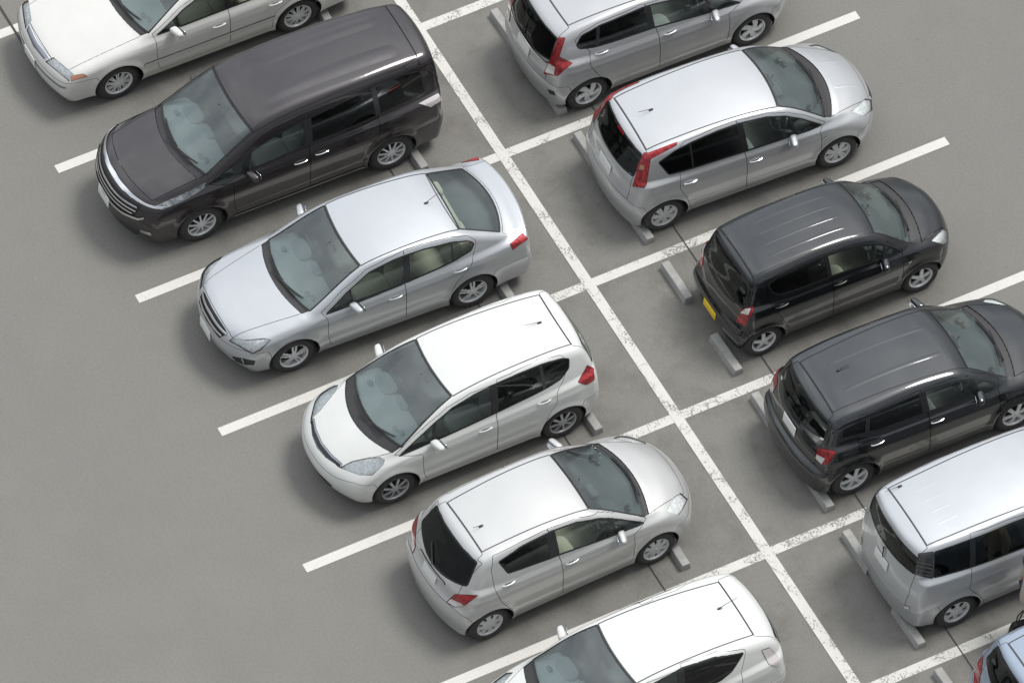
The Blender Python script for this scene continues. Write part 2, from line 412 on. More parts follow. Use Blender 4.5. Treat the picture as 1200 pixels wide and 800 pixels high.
# ------------------------------------------------------------------ the cars: side profile (x forward from the wheelbase middle, z up), widths, place
CARS = {
'sedan_white': dict(wb=2.73, w=1.755, R=.312, at=(-1.59, -2.86, -90.8),
  top=[(2.22,.2),(2.30,.34),(2.315,.5),(2.28,.64),(2.17,.75),(1.7,.87),(1.2,.95),(1.0,.985),(.32,1.30),(.12,1.37),(-.3,1.40),(-.8,1.375),(-1.05,1.31),(-1.55,1.08),(-1.75,1.02),(-2.2,.99),(-2.36,.96),(-2.43,.8),(-2.45,.55),(-2.42,.35),(-2.35,.2)],
  belt=[(-2.4,.93),(-1.5,.92),(1.0,.89),(2.3,.80)], bf=.26, br=.16, tum=.27),
'minivan_dark': dict(wb=2.86, w=1.77, R=.328, at=(1.21, -2.88, -91.0),
  top=[(2.36,.18),(2.46,.35),(2.49,.6),(2.45,.82),(2.32,.97),(2.0,1.07),(1.62,1.15),(1.45,1.20),(.68,1.63),(.45,1.72),(0,1.79),(-.8,1.815),(-1.6,1.79),(-2.0,1.745),(-2.22,1.69),(-2.30,1.5),(-2.35,1.1),(-2.37,.8),(-2.38,.55),(-2.33,.2)],
  belt=[(-2.3,1.10),(-1.0,1.06),(1.0,1.0),(2.4,.90)], bf=.50, br=.22, tum=.16, tum2=.16, crown_roof=.085, rr=.12),
'sedan_silver': dict(wb=2.645, w=1.74, R=.318, at=(3.86, -2.86, -92.2),
  top=[(2.12,.18),(2.22,.34),(2.25,.52),(2.21,.67),(2.09,.79),(1.7,.89),(1.3,.955),(1.10,.99),(.36,1.36),(.14,1.43),(-.3,1.465),(-.85,1.445),(-1.2,1.39),(-1.6,1.23),(-1.93,1.09),(-2.05,1.06),(-2.2,1.06),(-2.28,1.05),(-2.31,.95),(-2.34,.7),(-2.36,.5),(-2.30,.2)],
  belt=[(-2.3,1.0),(-1.5,.97),(1.0,.90),(2.2,.78)], bf=.44, br=.22, tum=.26, tailw=.95, nose=.92, rb=.085),
'hatch_white': dict(wb=2.49, w=1.695, R=.302, at=(6.46, -2.75, -90.5),
  top=[(1.97,.18),(2.06,.32),(2.10,.5),(2.06,.63),(1.94,.74),(1.7,.86),(1.45,.96),(1.30,1.02),(.57,1.36),(.28,1.45),(-.1,1.505),(-.6,1.525),(-1.2,1.50),(-1.54,1.455),(-1.69,1.405),(-1.80,1.22),(-1.89,1.0),(-1.92,.8),(-1.93,.5),(-1.88,.2)],
  belt=[(-1.9,1.03),(-1.0,.98),(1.0,.88),(2.0,.74)], bf=.46, br=.20, tum=.25),
'hatch_silver': dict(wb=2.52, w=1.695, R=.295, at=(8.96, -2.68, 92.3),
  top=[(1.95,.18),(2.05,.32),(2.08,.5),(2.04,.65),(1.93,.76),(1.7,.88),(1.45,.96),(1.22,1.02),(.6,1.33),(.33,1.43),(0,1.48),(-.4,1.5),(-.9,1.475),(-1.2,1.44),(-1.31,1.40),(-1.5,1.16),(-1.62,.99),(-1.68,.9),(-1.71,.75),(-1.77,.66),(-1.80,.5),(-1.76,.2)],
  belt=[(-1.8,1.03),(-1.0,.98),(1.0,.90),(2.0,.76)], bf=.44, br=.26, tum=.25),
'hybrid_white': dict(wb=2.55, w=1.695, R=.30, at=(11.71, -2.78, -90.0),
  top=[(1.98,.18),(2.08,.32),(2.11,.5),(2.05,.66),(1.9,.78),(1.6,.9),(1.35,.97),(.65,1.31),(.35,1.40),(0,1.44),(-.4,1.445),(-.9,1.415),(-1.4,1.345),(-1.74,1.265),(-1.84,1.18),(-1.93,1.0),(-1.95,.85),(-1.99,.6),(-1.99,.5),(-1.94,.2)],
  belt=[(-1.9,1.00),(-1.0,.96),(1.0,.87),(2.0,.74)], bf=.44, br=.24, tum=.28),
'hatch_grey': dict(wb=2.55, w=1.695, R=.30, at=(1.54, 2.72, 89.6),
  top=[(1.97,.18),(2.06,.32),(2.09,.5),(2.05,.66),(1.93,.77),(1.7,.88),(1.45,.97),(1.28,1.02),(.57,1.36),(.28,1.45),(-.1,1.505),(-.6,1.525),(-1.2,1.49),(-1.55,1.43),(-1.66,1.37),(-1.78,1.12),(-1.84,.95),(-1.87,.75),(-1.91,.62),(-1.92,.5),(-1.87,.2)],
  belt=[(-1.9,1.03),(-1.0,.98),(1.0,.89),(2.0,.75)], bf=.46, br=.24, tum=.25),
'wagon_silver': dict(wb=2.63, w=1.69, R=.30, at=(3.98, 2.70, 87.9),
  top=[(1.98,.18),(2.09,.32),(2.12,.5),(2.09,.66),(2.0,.77),(1.8,.88),(1.55,.97),(1.38,1.02),(.75,1.36),(.48,1.45),(0,1.52),(-.5,1.535),(-1.0,1.515),(-1.45,1.465),(-1.57,1.41),(-1.70,1.15),(-1.78,.98),(-1.82,.8),(-1.87,.66),(-1.9,.5),(-1.86,.2)],
  belt=[(-1.9,1.02),(-1.0,.97),(1.0,.90),(2.0,.77)], bf=.46, br=.24, tum=.20),
'kei_black': dict(wb=2.41, w=1.475, R=.282, at=(6.57, 2.74, 90.0),
  top=[(1.76,.2),(1.84,.34),(1.87,.5),(1.84,.68),(1.75,.84),(1.55,.93),(1.3,1.00),(1.15,1.04),(.72,1.33),(.5,1.43),(.1,1.505),(-.4,1.53),(-.9,1.51),(-1.25,1.465),(-1.34,1.41),(-1.44,1.15),(-1.51,.95),(-1.54,.78),(-1.59,.64),(-1.65,.52),(-1.65,.42),(-1.60,.2)],
  belt=[(-1.6,1.0),(-1.0,.97),(1.0,.92),(1.8,.82)], bf=.40, br=.12, tum=.15, rr=.10, tailw=.95, archgap=.035),
'wagon_dark': dict(wb=2.45, w=1.725, R=.318, at=(9.09, 2.72, 89.2),
  top=[(1.92,.2),(2.01,.34),(2.04,.52),(2.01,.72),(1.92,.83),(1.6,.94),(1.35,1.0),(1.2,1.04),(.67,1.35),(.44,1.45),(0,1.51),(-.5,1.525),(-1.0,1.50),(-1.4,1.455),(-1.53,1.39),(-1.66,1.12),(-1.74,.95),(-1.78,.82),(-1.80,.71),(-1.88,.63),(-1.9,.5),(-1.86,.22)],
  belt=[(-1.9,1.04),(-1.0,1.0),(1.0,.94),(2.0,.80)], bf=.44, br=.24, tum=.20, flare=.03, rr=.11),
'van_silver': dict(wb=2.70, w=1.695, R=.295, at=(11.62, 2.99, 90.0),
  top=[(2.0,.2),(2.08,.35),(2.1,.55),(2.02,.8),(1.8,.95),(1.4,1.07),(.75,1.48),(.45,1.59),(0,1.655),(-.6,1.68),(-1.3,1.66),(-1.75,1.63),(-1.89,1.585),(-1.95,1.45),(-2.0,1.2),(-2.04,1.0),(-2.07,.8),(-2.09,.62),(-2.10,.5),(-2.06,.2)],
  belt=[(-2.0,1.12),(-1.0,1.06),(1.0,.98),(2.0,.85)], bf=.44, br=.26, tum=.14, tum2=.14),
'hatch_blue': dict(wb=2.45, w=1.66, R=.29, at=(14.35, 2.72, 90.0),
  top=[(1.95,.18),(2.05,.32),(2.08,.5),(2.04,.65),(1.93,.76),(1.7,.88),(1.45,.96),(1.22,1.02),(.6,1.33),(.33,1.43),(0,1.48),(-.4,1.5),(-.9,1.475),(-1.2,1.44),(-1.31,1.40),(-1.45,1.16),(-1.53,.99),(-1.58,.9),(-1.61,.75),(-1.67,.66),(-1.70,.5),(-1.66,.2)],
  belt=[(-1.8,1.03),(-1.0,.98),(1.0,.90),(2.0,.76)], bf=.44, br=.24, tum=.22),
}
# ------------------------------------------------------------------ cutting panels out of the body surface
def clip_poly(poly, p, n):
    """Keep the part of a polygon where (q-p).n >= 0."""
    out = []; N = len(poly)
    for i in range(N):
        a = poly[i]; b = poly[(i+1) % N]
        da = (a[0]-p[0])*n[0]+(a[1]-p[1])*n[1]; db = (b[0]-p[0])*n[0]+(b[1]-p[1])*n[1]
        if da >= 0: out.append(a)
        if da*db < 0:
            t = da/(da-db); out.append((a[0]+(b[0]-a[0])*t, a[1]+(b[1]-a[1])*t))
    return out

class View:
    """A direction to draw outlines along: two axes, and the side of the body that faces it."""
    def __init__(s, kind, V=None):
        s.kind = kind
        if kind == 'S': s.u = Vector((1, 0, 0)); s.v = Vector((0, 0, 1)); s.d = Vector((0, 1, 0)); s.lim = .18
        if kind == 'A': s.u = Vector((1, 0, 0)); s.v = Vector((0, 0, 1)); s.d = Vector((0, 1, 0)); s.lim = -2
        if kind == 'T': s.u = Vector((1, 0, 0)); s.v = Vector((0, 1, 0)); s.d = Vector((0, 0, 1)); s.lim = .12
        if kind == 'R': s.u = Vector((0, 1, 0)); s.v = Vector((0, 0, 1)); s.d = Vector((-1, 0, 0)); s.lim = .12
        if kind == 'N': s.u = Vector((0, 1, 0)); s.v = Vector((0, 0, 1)); s.d = Vector((1, 0, 0)); s.lim = .12
        if kind == 'V':
            s.d = Vector(V).normalized(); s.u = Vector((0, 0, 1)).cross(s.d).normalized(); s.v = s.d.cross(s.u); s.lim = .02
    def p(s, co): return (co.dot(s.u), co.dot(s.v))

VF = View('V', (.285, .554, .783)); VB = View('V', (-.285, .554, .783))
VS = View('S'); VW = View('S'); VW.lim = .22; VA = View('A'); VT = View('T'); VR = View('R'); VN = View('N')
def on(view, pts3):
    return [tuple(q) if len(q) == 2 else view.p(Vector(q)) for q in pts3]

class Cutter:
    def __init__(s, body, h=.03):
        s.B = body
        P, F = body.grid_mesh(h)
        bm = bmesh.new()
        vs = [bm.verts.new(p) for p in P.tolist()]
        for f in F: bm.faces.new([vs[i] for i in f])
        bm.normal_update()
        s.bm = bm; s.lab = bm.faces.layers.int.new('lab')
        s.names = ['body']
        s.fl = list(bm.faces); s.seen = set(s.fl); s.cutv = set()
        s.cen = np.zeros((0, 3)); s.nor = np.zeros((0, 3)); s.rad = np.zeros(0)
        s._sync()
    def _sync(s):
        """Centres, normals and radii of the faces added since the last call."""
        k = len(s.cen)
        new = s.fl[k:]
        if not new: return
        ce, no, ra = [], [], []
        for f in new:
            if not f.is_valid: ce.append((0, 0, -9)); no.append((0, 0, 0)); ra.append(0); continue
            c = f.calc_center_bounds(); ce.append(c[:]); no.append(f.normal[:])
            ra.append(max((q.co-c).length for q in f.verts))
        s.cen = np.vstack([s.cen, ce]); s.nor = np.vstack([s.nor, no]); s.rad = np.concatenate([s.rad, ra])
    def cut(s, view, poly):
        u, v, d, lim = view.u, view.v, view.d, view.lim
        un, vn, dn = np.array(u), np.array(v), np.array(d)
        xs = [p[0] for p in poly]; ys = [p[1] for p in poly]
        def select(i0):
            a = s.cen[i0:] @ un; b = s.cen[i0:] @ vn; r = s.rad[i0:]+.002
            m = (a > min(xs)-r) & (a < max(xs)+r) & (b > min(ys)-r) & (b < max(ys)+r)
            if lim > -1: m &= (s.nor[i0:] @ dn) >= lim
            k = np.nonzero(m)[0]
            return k+i0, a[k], b[k], r[k]
        K, A, Bc, Rr = select(0)
        N = len(poly)
        for i in range(N):
            a = poly[i]; b = poly[(i+1) % N]
            ex, ey = b[0]-a[0], b[1]-a[1]; L = math.hypot(ex, ey)
            if L < 1e-5: continue
            ex /= L; ey /= L
            px = A-a[0]; py = Bc-a[1]
            near = np.nonzero((np.abs(-px*ey+py*ex) < Rr) & (px*ex+py*ey > -Rr) & (px*ex+py*ey < L+Rr))[0]
            sel = []
            for k in K[near]:
                f = s.fl[k]
                if not f.is_valid: continue
                lo = 1e9; hi = -1e9; tl = 1e9; th = -1e9
                for q in f.verts:
                    qx = q.co.dot(u)-a[0]; qy = q.co.dot(v)-a[1]
                    dd = -qx*ey+qy*ex; t = qx*ex+qy*ey
                    if dd < lo: lo = dd
                    if dd > hi: hi = dd
                    if t < tl: tl = t
                    if t > th: th = t
                if lo < -1e-5 and hi > 1e-5 and th > -.001 and tl < L+.001: sel.append(f)
            if not sel: continue
            i0 = len(s.fl)
            sd = {}; no2 = u*(-ey)+v*ex
            def dist_(q):
                w = sd.get(q)
                if w is None:
                    w = -(q.co.dot(u)-a[0])*ey+(q.co.dot(v)-a[1])*ex
                    if abs(w) < 1e-4: w = 0.0
                    elif abs(w) < .0055 and q not in s.cutv and q.co.y > 1e-6 and abs(q.normal.dot(d)) > .6:
                        q.co -= no2*w; w = 0.0
                    sd[q] = w
                return w
            eds = set()
            for f in sel: eds.update(f.edges)
            for e in eds:
                p, q = e.verts
                dp, dq = dist_(p), dist_(q)
                if dp*dq < 0:
                    _, nv = bmesh.utils.edge_split(e, p, dp/(dp-dq)); sd[nv] = 0.0
            s.cutv.update(q for q, w in sd.items() if w == 0.0)
            for f in sel:
                z = [q for q in f.verts if dist_(q) == 0.0]
                if len(z) < 2: continue
                if len(z) > 2:
                    z.sort(key=lambda q: q.co.dot(u)*ex+q.co.dot(v)*ey); z = [z[0], z[-1]]
                if any(z[1] in e.verts for e in z[0].link_edges if f in e.link_faces): continue
                try: nf, _ = bmesh.utils.face_split(f, z[0], z[1])
                except ValueError: continue
                if nf is None: continue
                nf[s.lab] = f[s.lab]; nf.normal_update(); s.fl.append(nf)
            if len(s.fl) > i0:
                s._sync()
                k2, a2, b2, r2 = select(i0)
                K = np.concatenate([K, k2]); A = np.concatenate([A, a2]); Bc = np.concatenate([Bc, b2]); Rr = np.concatenate([Rr, r2])
        return [s.fl[k] for k in K]
    def mark(s, view, poly, name, only=None, keep=(), ymin=-1):
        c = s.cut(view, poly)
        if name not in s.names: s.names.append(name)
        k = s.names.index(name)
        onl = [s.names.index(n) for n in only if n in s.names] if only else None
        kp = [s.names.index(n) for n in keep if n in s.names]
        fs = []; X = []; Y = []
        for f in c:
            if not f.is_valid: continue
            l = f[s.lab]
            if onl is not None and l not in onl: continue
            if l in kp: continue
            m = f.calc_center_median()
            if m.y < ymin: continue
            fs.append(f); X.append(m.dot(view.u)); Y.append(m.dot(view.v))
        if not fs: return
        X = np.array(X); Y = np.array(Y); ins = np.zeros(len(X), bool)
        j = len(poly)-1
        for i in range(len(poly)):
            a = poly[i]; b = poly[j]
            if a[1] != b[1]:
                ins ^= ((a[1] > Y) != (b[1] > Y)) & (X < (b[0]-a[0])*(Y-a[1])/(b[1]-a[1])+a[0])
            j = i
        for t in np.nonzero(ins)[0]: fs[t][s.lab] = k
    def faces(s, name):
        if name not in s.names: return []
        k = s.names.index(name)
        return [f for f in s.bm.faces if f[s.lab] == k]

def link(name, me, parent=None):
    o = bpy.data.objects.new(name, me); sc.collection.objects.link(o)
    if parent is not None: o.parent = parent
    return o

def panel(cutter, name, part, mat, parent, lift=0., gap=.004, skirt=.022, sides='both', label=None, solid=False):
    """Turn the faces marked `name` into panels with turned-in edges. sides: 'centre' = one panel over the middle, 'both' = one each side."""
    B = cutter.B
    fs = cutter.faces(name)
    if not fs: return []
    idx = {}; P = []
    faces = []
    for f in fs:
        t = []
        for q in f.verts:
            if q not in idx: idx[q] = len(P); P.append(q.co[:])
            t.append(idx[q])
        faces.append(t)
    P = np.array(P, float)
    for _ in range(1):
        fv = B.F(P); g = B.normals(P); step = np.clip(fv, -.01, .01)[:, None]*g; step[np.abs(P[:, 1]) < 1e-6, 1] = 0; P -= step
    out = []
    def emit(P, faces):
        Nn = B.normals(P*[1, 1, 1])
        n = len(P)
        cnt = {}
        for fi, t in enumerate(faces):
            for i in range(len(t)):
                a, b = t[i], t[(i+1) % len(t)]
                key = (a, b) if a < b else (b, a)
                cnt.setdefault(key, []).append((fi, a, b))
        inw = np.zeros_like(P); bed = []
        bset = set()
        for key, L in cnt.items():
            if len(L) == 1:
                fi, a, b = L[0]
                bed.append((a, b)); bset.add(a); bset.add(b)
        if bed:
            ia = np.array([q[0] for q in bed]); ib = np.array([q[1] for q in bed])
            e = P[ib]-P[ia]; l = np.linalg.norm(e, axis=1, keepdims=True)
            q = np.cross(Nn[ia]+Nn[ib], e); q /= np.linalg.norm(q, axis=1, keepdims=True)+1e-12
            np.add.at(inw, ia, q*l); np.add.at(inw, ib, q*l)
        Q = P+Nn*lift
        for i in bset:
            l = np.linalg.norm(inw[i])
            if l > 1e-9: Q[i] += inw[i]/l*gap
        verts = Q.tolist(); low = {}
        for i in bset:
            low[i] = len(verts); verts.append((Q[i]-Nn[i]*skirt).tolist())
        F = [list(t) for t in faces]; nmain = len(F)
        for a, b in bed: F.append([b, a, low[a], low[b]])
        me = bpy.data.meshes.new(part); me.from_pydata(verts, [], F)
        me.materials.append(mat); me.materials.append(M['liner_gap_shade'])  # dark colour on the turned-in edges paints the shade inside the shut gaps
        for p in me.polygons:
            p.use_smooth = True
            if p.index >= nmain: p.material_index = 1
        me.update()
        ln = []
        Nl = Nn.tolist()
        for p in me.polygons:
            if p.index < nmain:
                for v in p.vertices: ln.append(Nl[v])
            else:
                ln += [p.normal[:]]*len(p.vertices)
        me.normals_split_custom_set(ln)
        o = link(part, me, parent)
        if label: o['label'] = label
        out.append(o)
    if sides == 'centre':
        n = len(P); mp = {}
        add = []
        for i in range(n):
            if abs(P[i, 1]) < 1e-5: mp[i] = i
            else: mp[i] = n+len(add); add.append((P[i, 0], -P[i, 1], P[i, 2]))
        P2 = np.vstack([P, np.array(add).reshape(-1, 3)])
        emit(P2, faces+[[mp[i] for i in t[::-1]] for t in faces])
    else:
        emit(P, faces)
        Pm = P.copy(); Pm[:, 1] *= -1
        emit(Pm, [t[::-1] for t in faces])
    return out

# ------------------------------------------------------------------ small mesh helpers
class MB:
    def __init__(s): s.v = []; s.f = []
    def add(s, V, F):
        k = len(s.v); s.v += [tuple(p) for p in V]; s.f += [[i+k for i in t] for t in F]
    def box(s, c, d, bev=0.0, rot=None):
        bm = bmesh.new(); bmesh.ops.create_cube(bm, size=1)
        for q in bm.verts: q.co = Vector((q.co.x*d[0], q.co.y*d[1], q.co.z*d[2]))
        if bev: bmesh.ops.bevel(bm, geom=bm.edges[:], offset=bev, segments=3, affect='EDGES', profile=.5)
        M = Matrix.Translation(c) @ (rot if rot is not None else Matrix.Identity(4))
        bm.verts.index_update()
        s.add([M @ q.co for q in bm.verts], [[q.index for q in f.verts] for f in bm.faces]); bm.free()
    def tube(s, pts, r, n=8):
        pts = [Vector(p) for p in pts]; rs = r if isinstance(r, (list, tuple)) else [r]*len(pts)
        V = []; F = []
        for i, p in enumerate(pts):
            t = (pts[min(i+1, len(pts)-1)]-pts[max(i-1, 0)]).normalized()
            a = t.orthogonal().normalized() if i == 0 else (a-t*a.dot(t)).normalized()
            b = t.cross(a)
            for k in range(n):
                w = 2*PI*k/n; V.append(p+(a*math.cos(w)+b*math.sin(w))*rs[i])
        for i in range(len(pts)-1):
            for k in range(n):
                F.append([i*n+k, i*n+(k+1) % n, (i+1)*n+(k+1) % n, (i+1)*n+k])
        F.append(list(range(n))[::-1]); F.append([(len(pts)-1)*n+k for k in range(n)])
        s.add(V, F)
    def lathe(s, prof, n=48):
        """Profile of (radius, y) turned about the Y axis."""
        V = []; F = []; m = len(prof)
        for k in range(n):
            w = 2*PI*k/n
            for r, y in prof: V.append((r*math.cos(w), y, r*math.sin(w)))
        for k in range(n):
            k2 = (k+1) % n
            for i in range(m-1): F.append([k*m+i, k*m+i+1, k2*m+i+1, k2*m+i])
        s.add(V, F)
    def superell(s, c, d, e=.45, n=14, m=20, taper=None):
        """Rounded box (superellipsoid) with half sizes d."""
        V = []; F = []
        sg = lambda a, p: math.copysign(abs(a)**p, a)
        for i in range(n+1):
            a = -PI/2+PI*i/n
            for k in range(m):
                b = 2*PI*k/m
                x = sg(math.cos(a), e)*sg(math.cos(b), e); y = sg(math.cos(a), e)*sg(math.sin(b), e); z = sg(math.sin(a), e)
                q = Vector((x*d[0], y*d[1], z*d[2]))
                if taper: q = taper(q)
                V.append(Vector(c)+q)
        for i in range(n):
            for k in range(m): F.append([i*m+k, i*m+(k+1) % m, (i+1)*m+(k+1) % m, (i+1)*m+k])
        s.add(V, F)
    def build(s, name, mat, parent=None, smooth=True, angle=40):
        me = bpy.data.meshes.new(name); me.from_pydata(s.v, [], s.f); me.materials.append(mat); me.update()
        bm = bmesh.new(); bm.from_mesh(me); bmesh.ops.remove_doubles(bm, verts=bm.verts, dist=1e-5)
        bmesh.ops.recalc_face_normals(bm, faces=bm.faces); 
        for e in bm.edges:
            if len(e.link_faces) == 2: e.smooth = e.calc_face_angle(0) < math.radians(angle)
        bm.to_mesh(me); bm.free()
        for p in me.polygons: p.use_smooth = smooth
        return link(name, me, parent)

# ------------------------------------------------------------------ wheels
def polar_face(R, rin, n, keep, y0=.0, dome=.02, nt=None, nr=16, thick=.018):
    """A wheel face: a shallow dome of rings with openings where keep(r, a) is false, given thickness."""
    nt = nt or n*16
    V = []; F = []
    rs = [rin+(R-rin)*i/nr for i in range(nr+1)]
    yy = lambda r: y0+dome*(1-(r/R)**2)
    for k in range(nt):
        a = 2*PI*k/nt
        for r in rs: V.append((r*math.cos(a), yy(r), r*math.sin(a)))
    off = len(V)
    V += [(x, y-thick, z) for x, y, z in V]
    on_ = {}
    for k in range(nt):
        for i in range(nr):
            on_[k, i] = keep((rs[i]+rs[i+1])/2, 2*PI*(k+.5)/nt)
    m = nr+1
    for k in range(nt):
        k2 = (k+1) % nt
        for i in range(nr):
            if not on_[k, i]: continue
            q = [k*m+i, k2*m+i, k2*m+i+1, k*m+i+1]
            F.append(q)
            for (ka, ia), (a, b) in (((k, i-1), (q[0], q[1])), ((k, i+1), (q[2], q[3])), (((k+1) % nt, i), (q[1], q[2])), (((k-1) % nt, i), (q[3], q[0]))):
                if not on_.get((ka, ia), False): F.append([a, b, b+off, a+off])
    return V, F

def spoke_keep(style, R):
    n = style['n']; w0, w1 = style['w']; hub = style.get('hub', .055); lip = style.get('lip', .018)
    pair = style.get('pair', 0); tw = style.get('twist', 0); hole = style.get('hole')
    def keep(r, a):
        if r < hub or r > R-lip: return True
        t = (r-hub)/(R-hub)
        s_ = 2*PI/n
        d = ((a+tw*t+s_/2) % s_)-s_/2
        if hole:
            rc, hr, ha = hole
            d2 = ((a) % s_)-s_/2
            return ((r-rc)/hr)**2+(d2*r/ha)**2 > 1
        w = w0+(w1-w0)*t
        if pair:
            p = pair*(.35+.65*t)
            return abs(abs(d*r)-p) < w
        return abs(d*r) < w
    return keep

WHEELS = {
 'mesh':  dict(n=10, w=(.010, .006), pair=.020, rim=.205, col='alloy', lip=.022),
 'ten':   dict(n=10, w=(.013, .011), rim=.208, col='alloy', lip=.014),
 'five2': dict(n=5, w=(.014, .012), pair=.034, rim=.208, col='alloy', lip=.014),
 'thin':  dict(n=8, w=(.009, .008), pair=.012, rim=.198, col='alloy_dark', lip=.012),
 'cap8':  dict(n=8, w=(0, 0), hole=(.135, .036, .021), rim=.192, col='cap', lip=.02),
 'twist': dict(n=5, w=(.036, .046), twist=.5, rim=.198, col='alloy', lip=.010),
 'cap7':  dict(n=7, w=(.03, .052), rim=.195, col='cap', lip=.020, hub=.07),
 'five':  dict(n=5, w=(.026, .022), rim=.180, col='alloy', lip=.018, hub=.05),
 'six':   dict(n=6, w=(.024, .030), rim=.205, col='alloy', lip=.014),
 'cap6':  dict(n=6, w=(0, 0), hole=(.125, .036, .036), rim=.190, col='cap', lip=.02),
}
def make_wheel_meshes(style, R):
    st = WHEELS[style]; rr = st['rim']; hw = .0925
    t = MB()
    t.lathe([(rr-.004, hw-.018), (rr+.006, hw-.004), (rr+.03, hw+.003), (rr+(R-rr)*.55, hw+.005), (R-.02, hw-.008), (R-.006, hw-.028), (R, hw-.05), (R+.001, 0), (R, -hw+.05), (R-.006, -hw+.028), (R-.02, -hw+.008), (rr+.03, -hw), (rr, -hw+.01), (rr-.02, -hw+.03)], 56)
    for gy in (-.045, -.015, .015, .045):   # grooves of the tread, as thin raised ribs between them
        t.lathe([(R-.002, gy-.011), (R+.0035, gy-.010), (R+.0035, gy+.010), (R-.002, gy+.011)], 56)
    r = MB()
    r.lathe([(rr-.03, -.07), (rr-.022, -.02), (rr-.018, hw-.03), (rr-.010, hw-.014), (rr+.004, hw-.008), (rr+.007, hw-.012), (rr-.002, hw-.022)], 56)
    V, F = polar_face(rr-.006, .012, st['n'], spoke_keep(st, rr-.006), y0=hw-.032, dome=.022)
    r.add(V, F)
    r.lathe([(.0, hw+.001), (.018, hw), (.026, hw-.004), (.028, hw-.012)], 20)
    d = MB(); d.lathe([(.0, hw-.075), (.125, hw-.075), (.128, hw-.085), (.128, hw-.10), (rr-.025, hw-.12)], 40)
    return t, r, d

def add_wheels(S, root, B):
    fa = S['wb']/2; R = S['R']
    t, r, d = make_wheel_meshes(S['wheel'], R)
    st = WHEELS[S['wheel']]
    first = None
    yb = S['w']/2-.0925-S.get('wheel_in', .025)
    for ax in (fa, -fa):
        for sd in (1, -1):
            if first is None:
                o = t.build('wheel', M['tyre'], root)
                ri = r.build('rim', M[st['col']], o); di = d.build('brake_disc', M['brake'], o)
                first = (o, ri, di)
            else:
                o = first[0].copy(); sc.collection.objects.link(o); o.parent = root
                for c in first[1:]:
                    q = c.copy(); sc.collection.objects.link(q); q.parent = o
            o.location = (ax, yb*sd, R)
            sp = random.uniform(0, 6.28)
            o.rotation_euler = (0, sp, 0 if sd > 0 else PI)
            steer = S.get('steer', 0)
            if ax > 0 and steer: o.rotation_euler[2] += steer

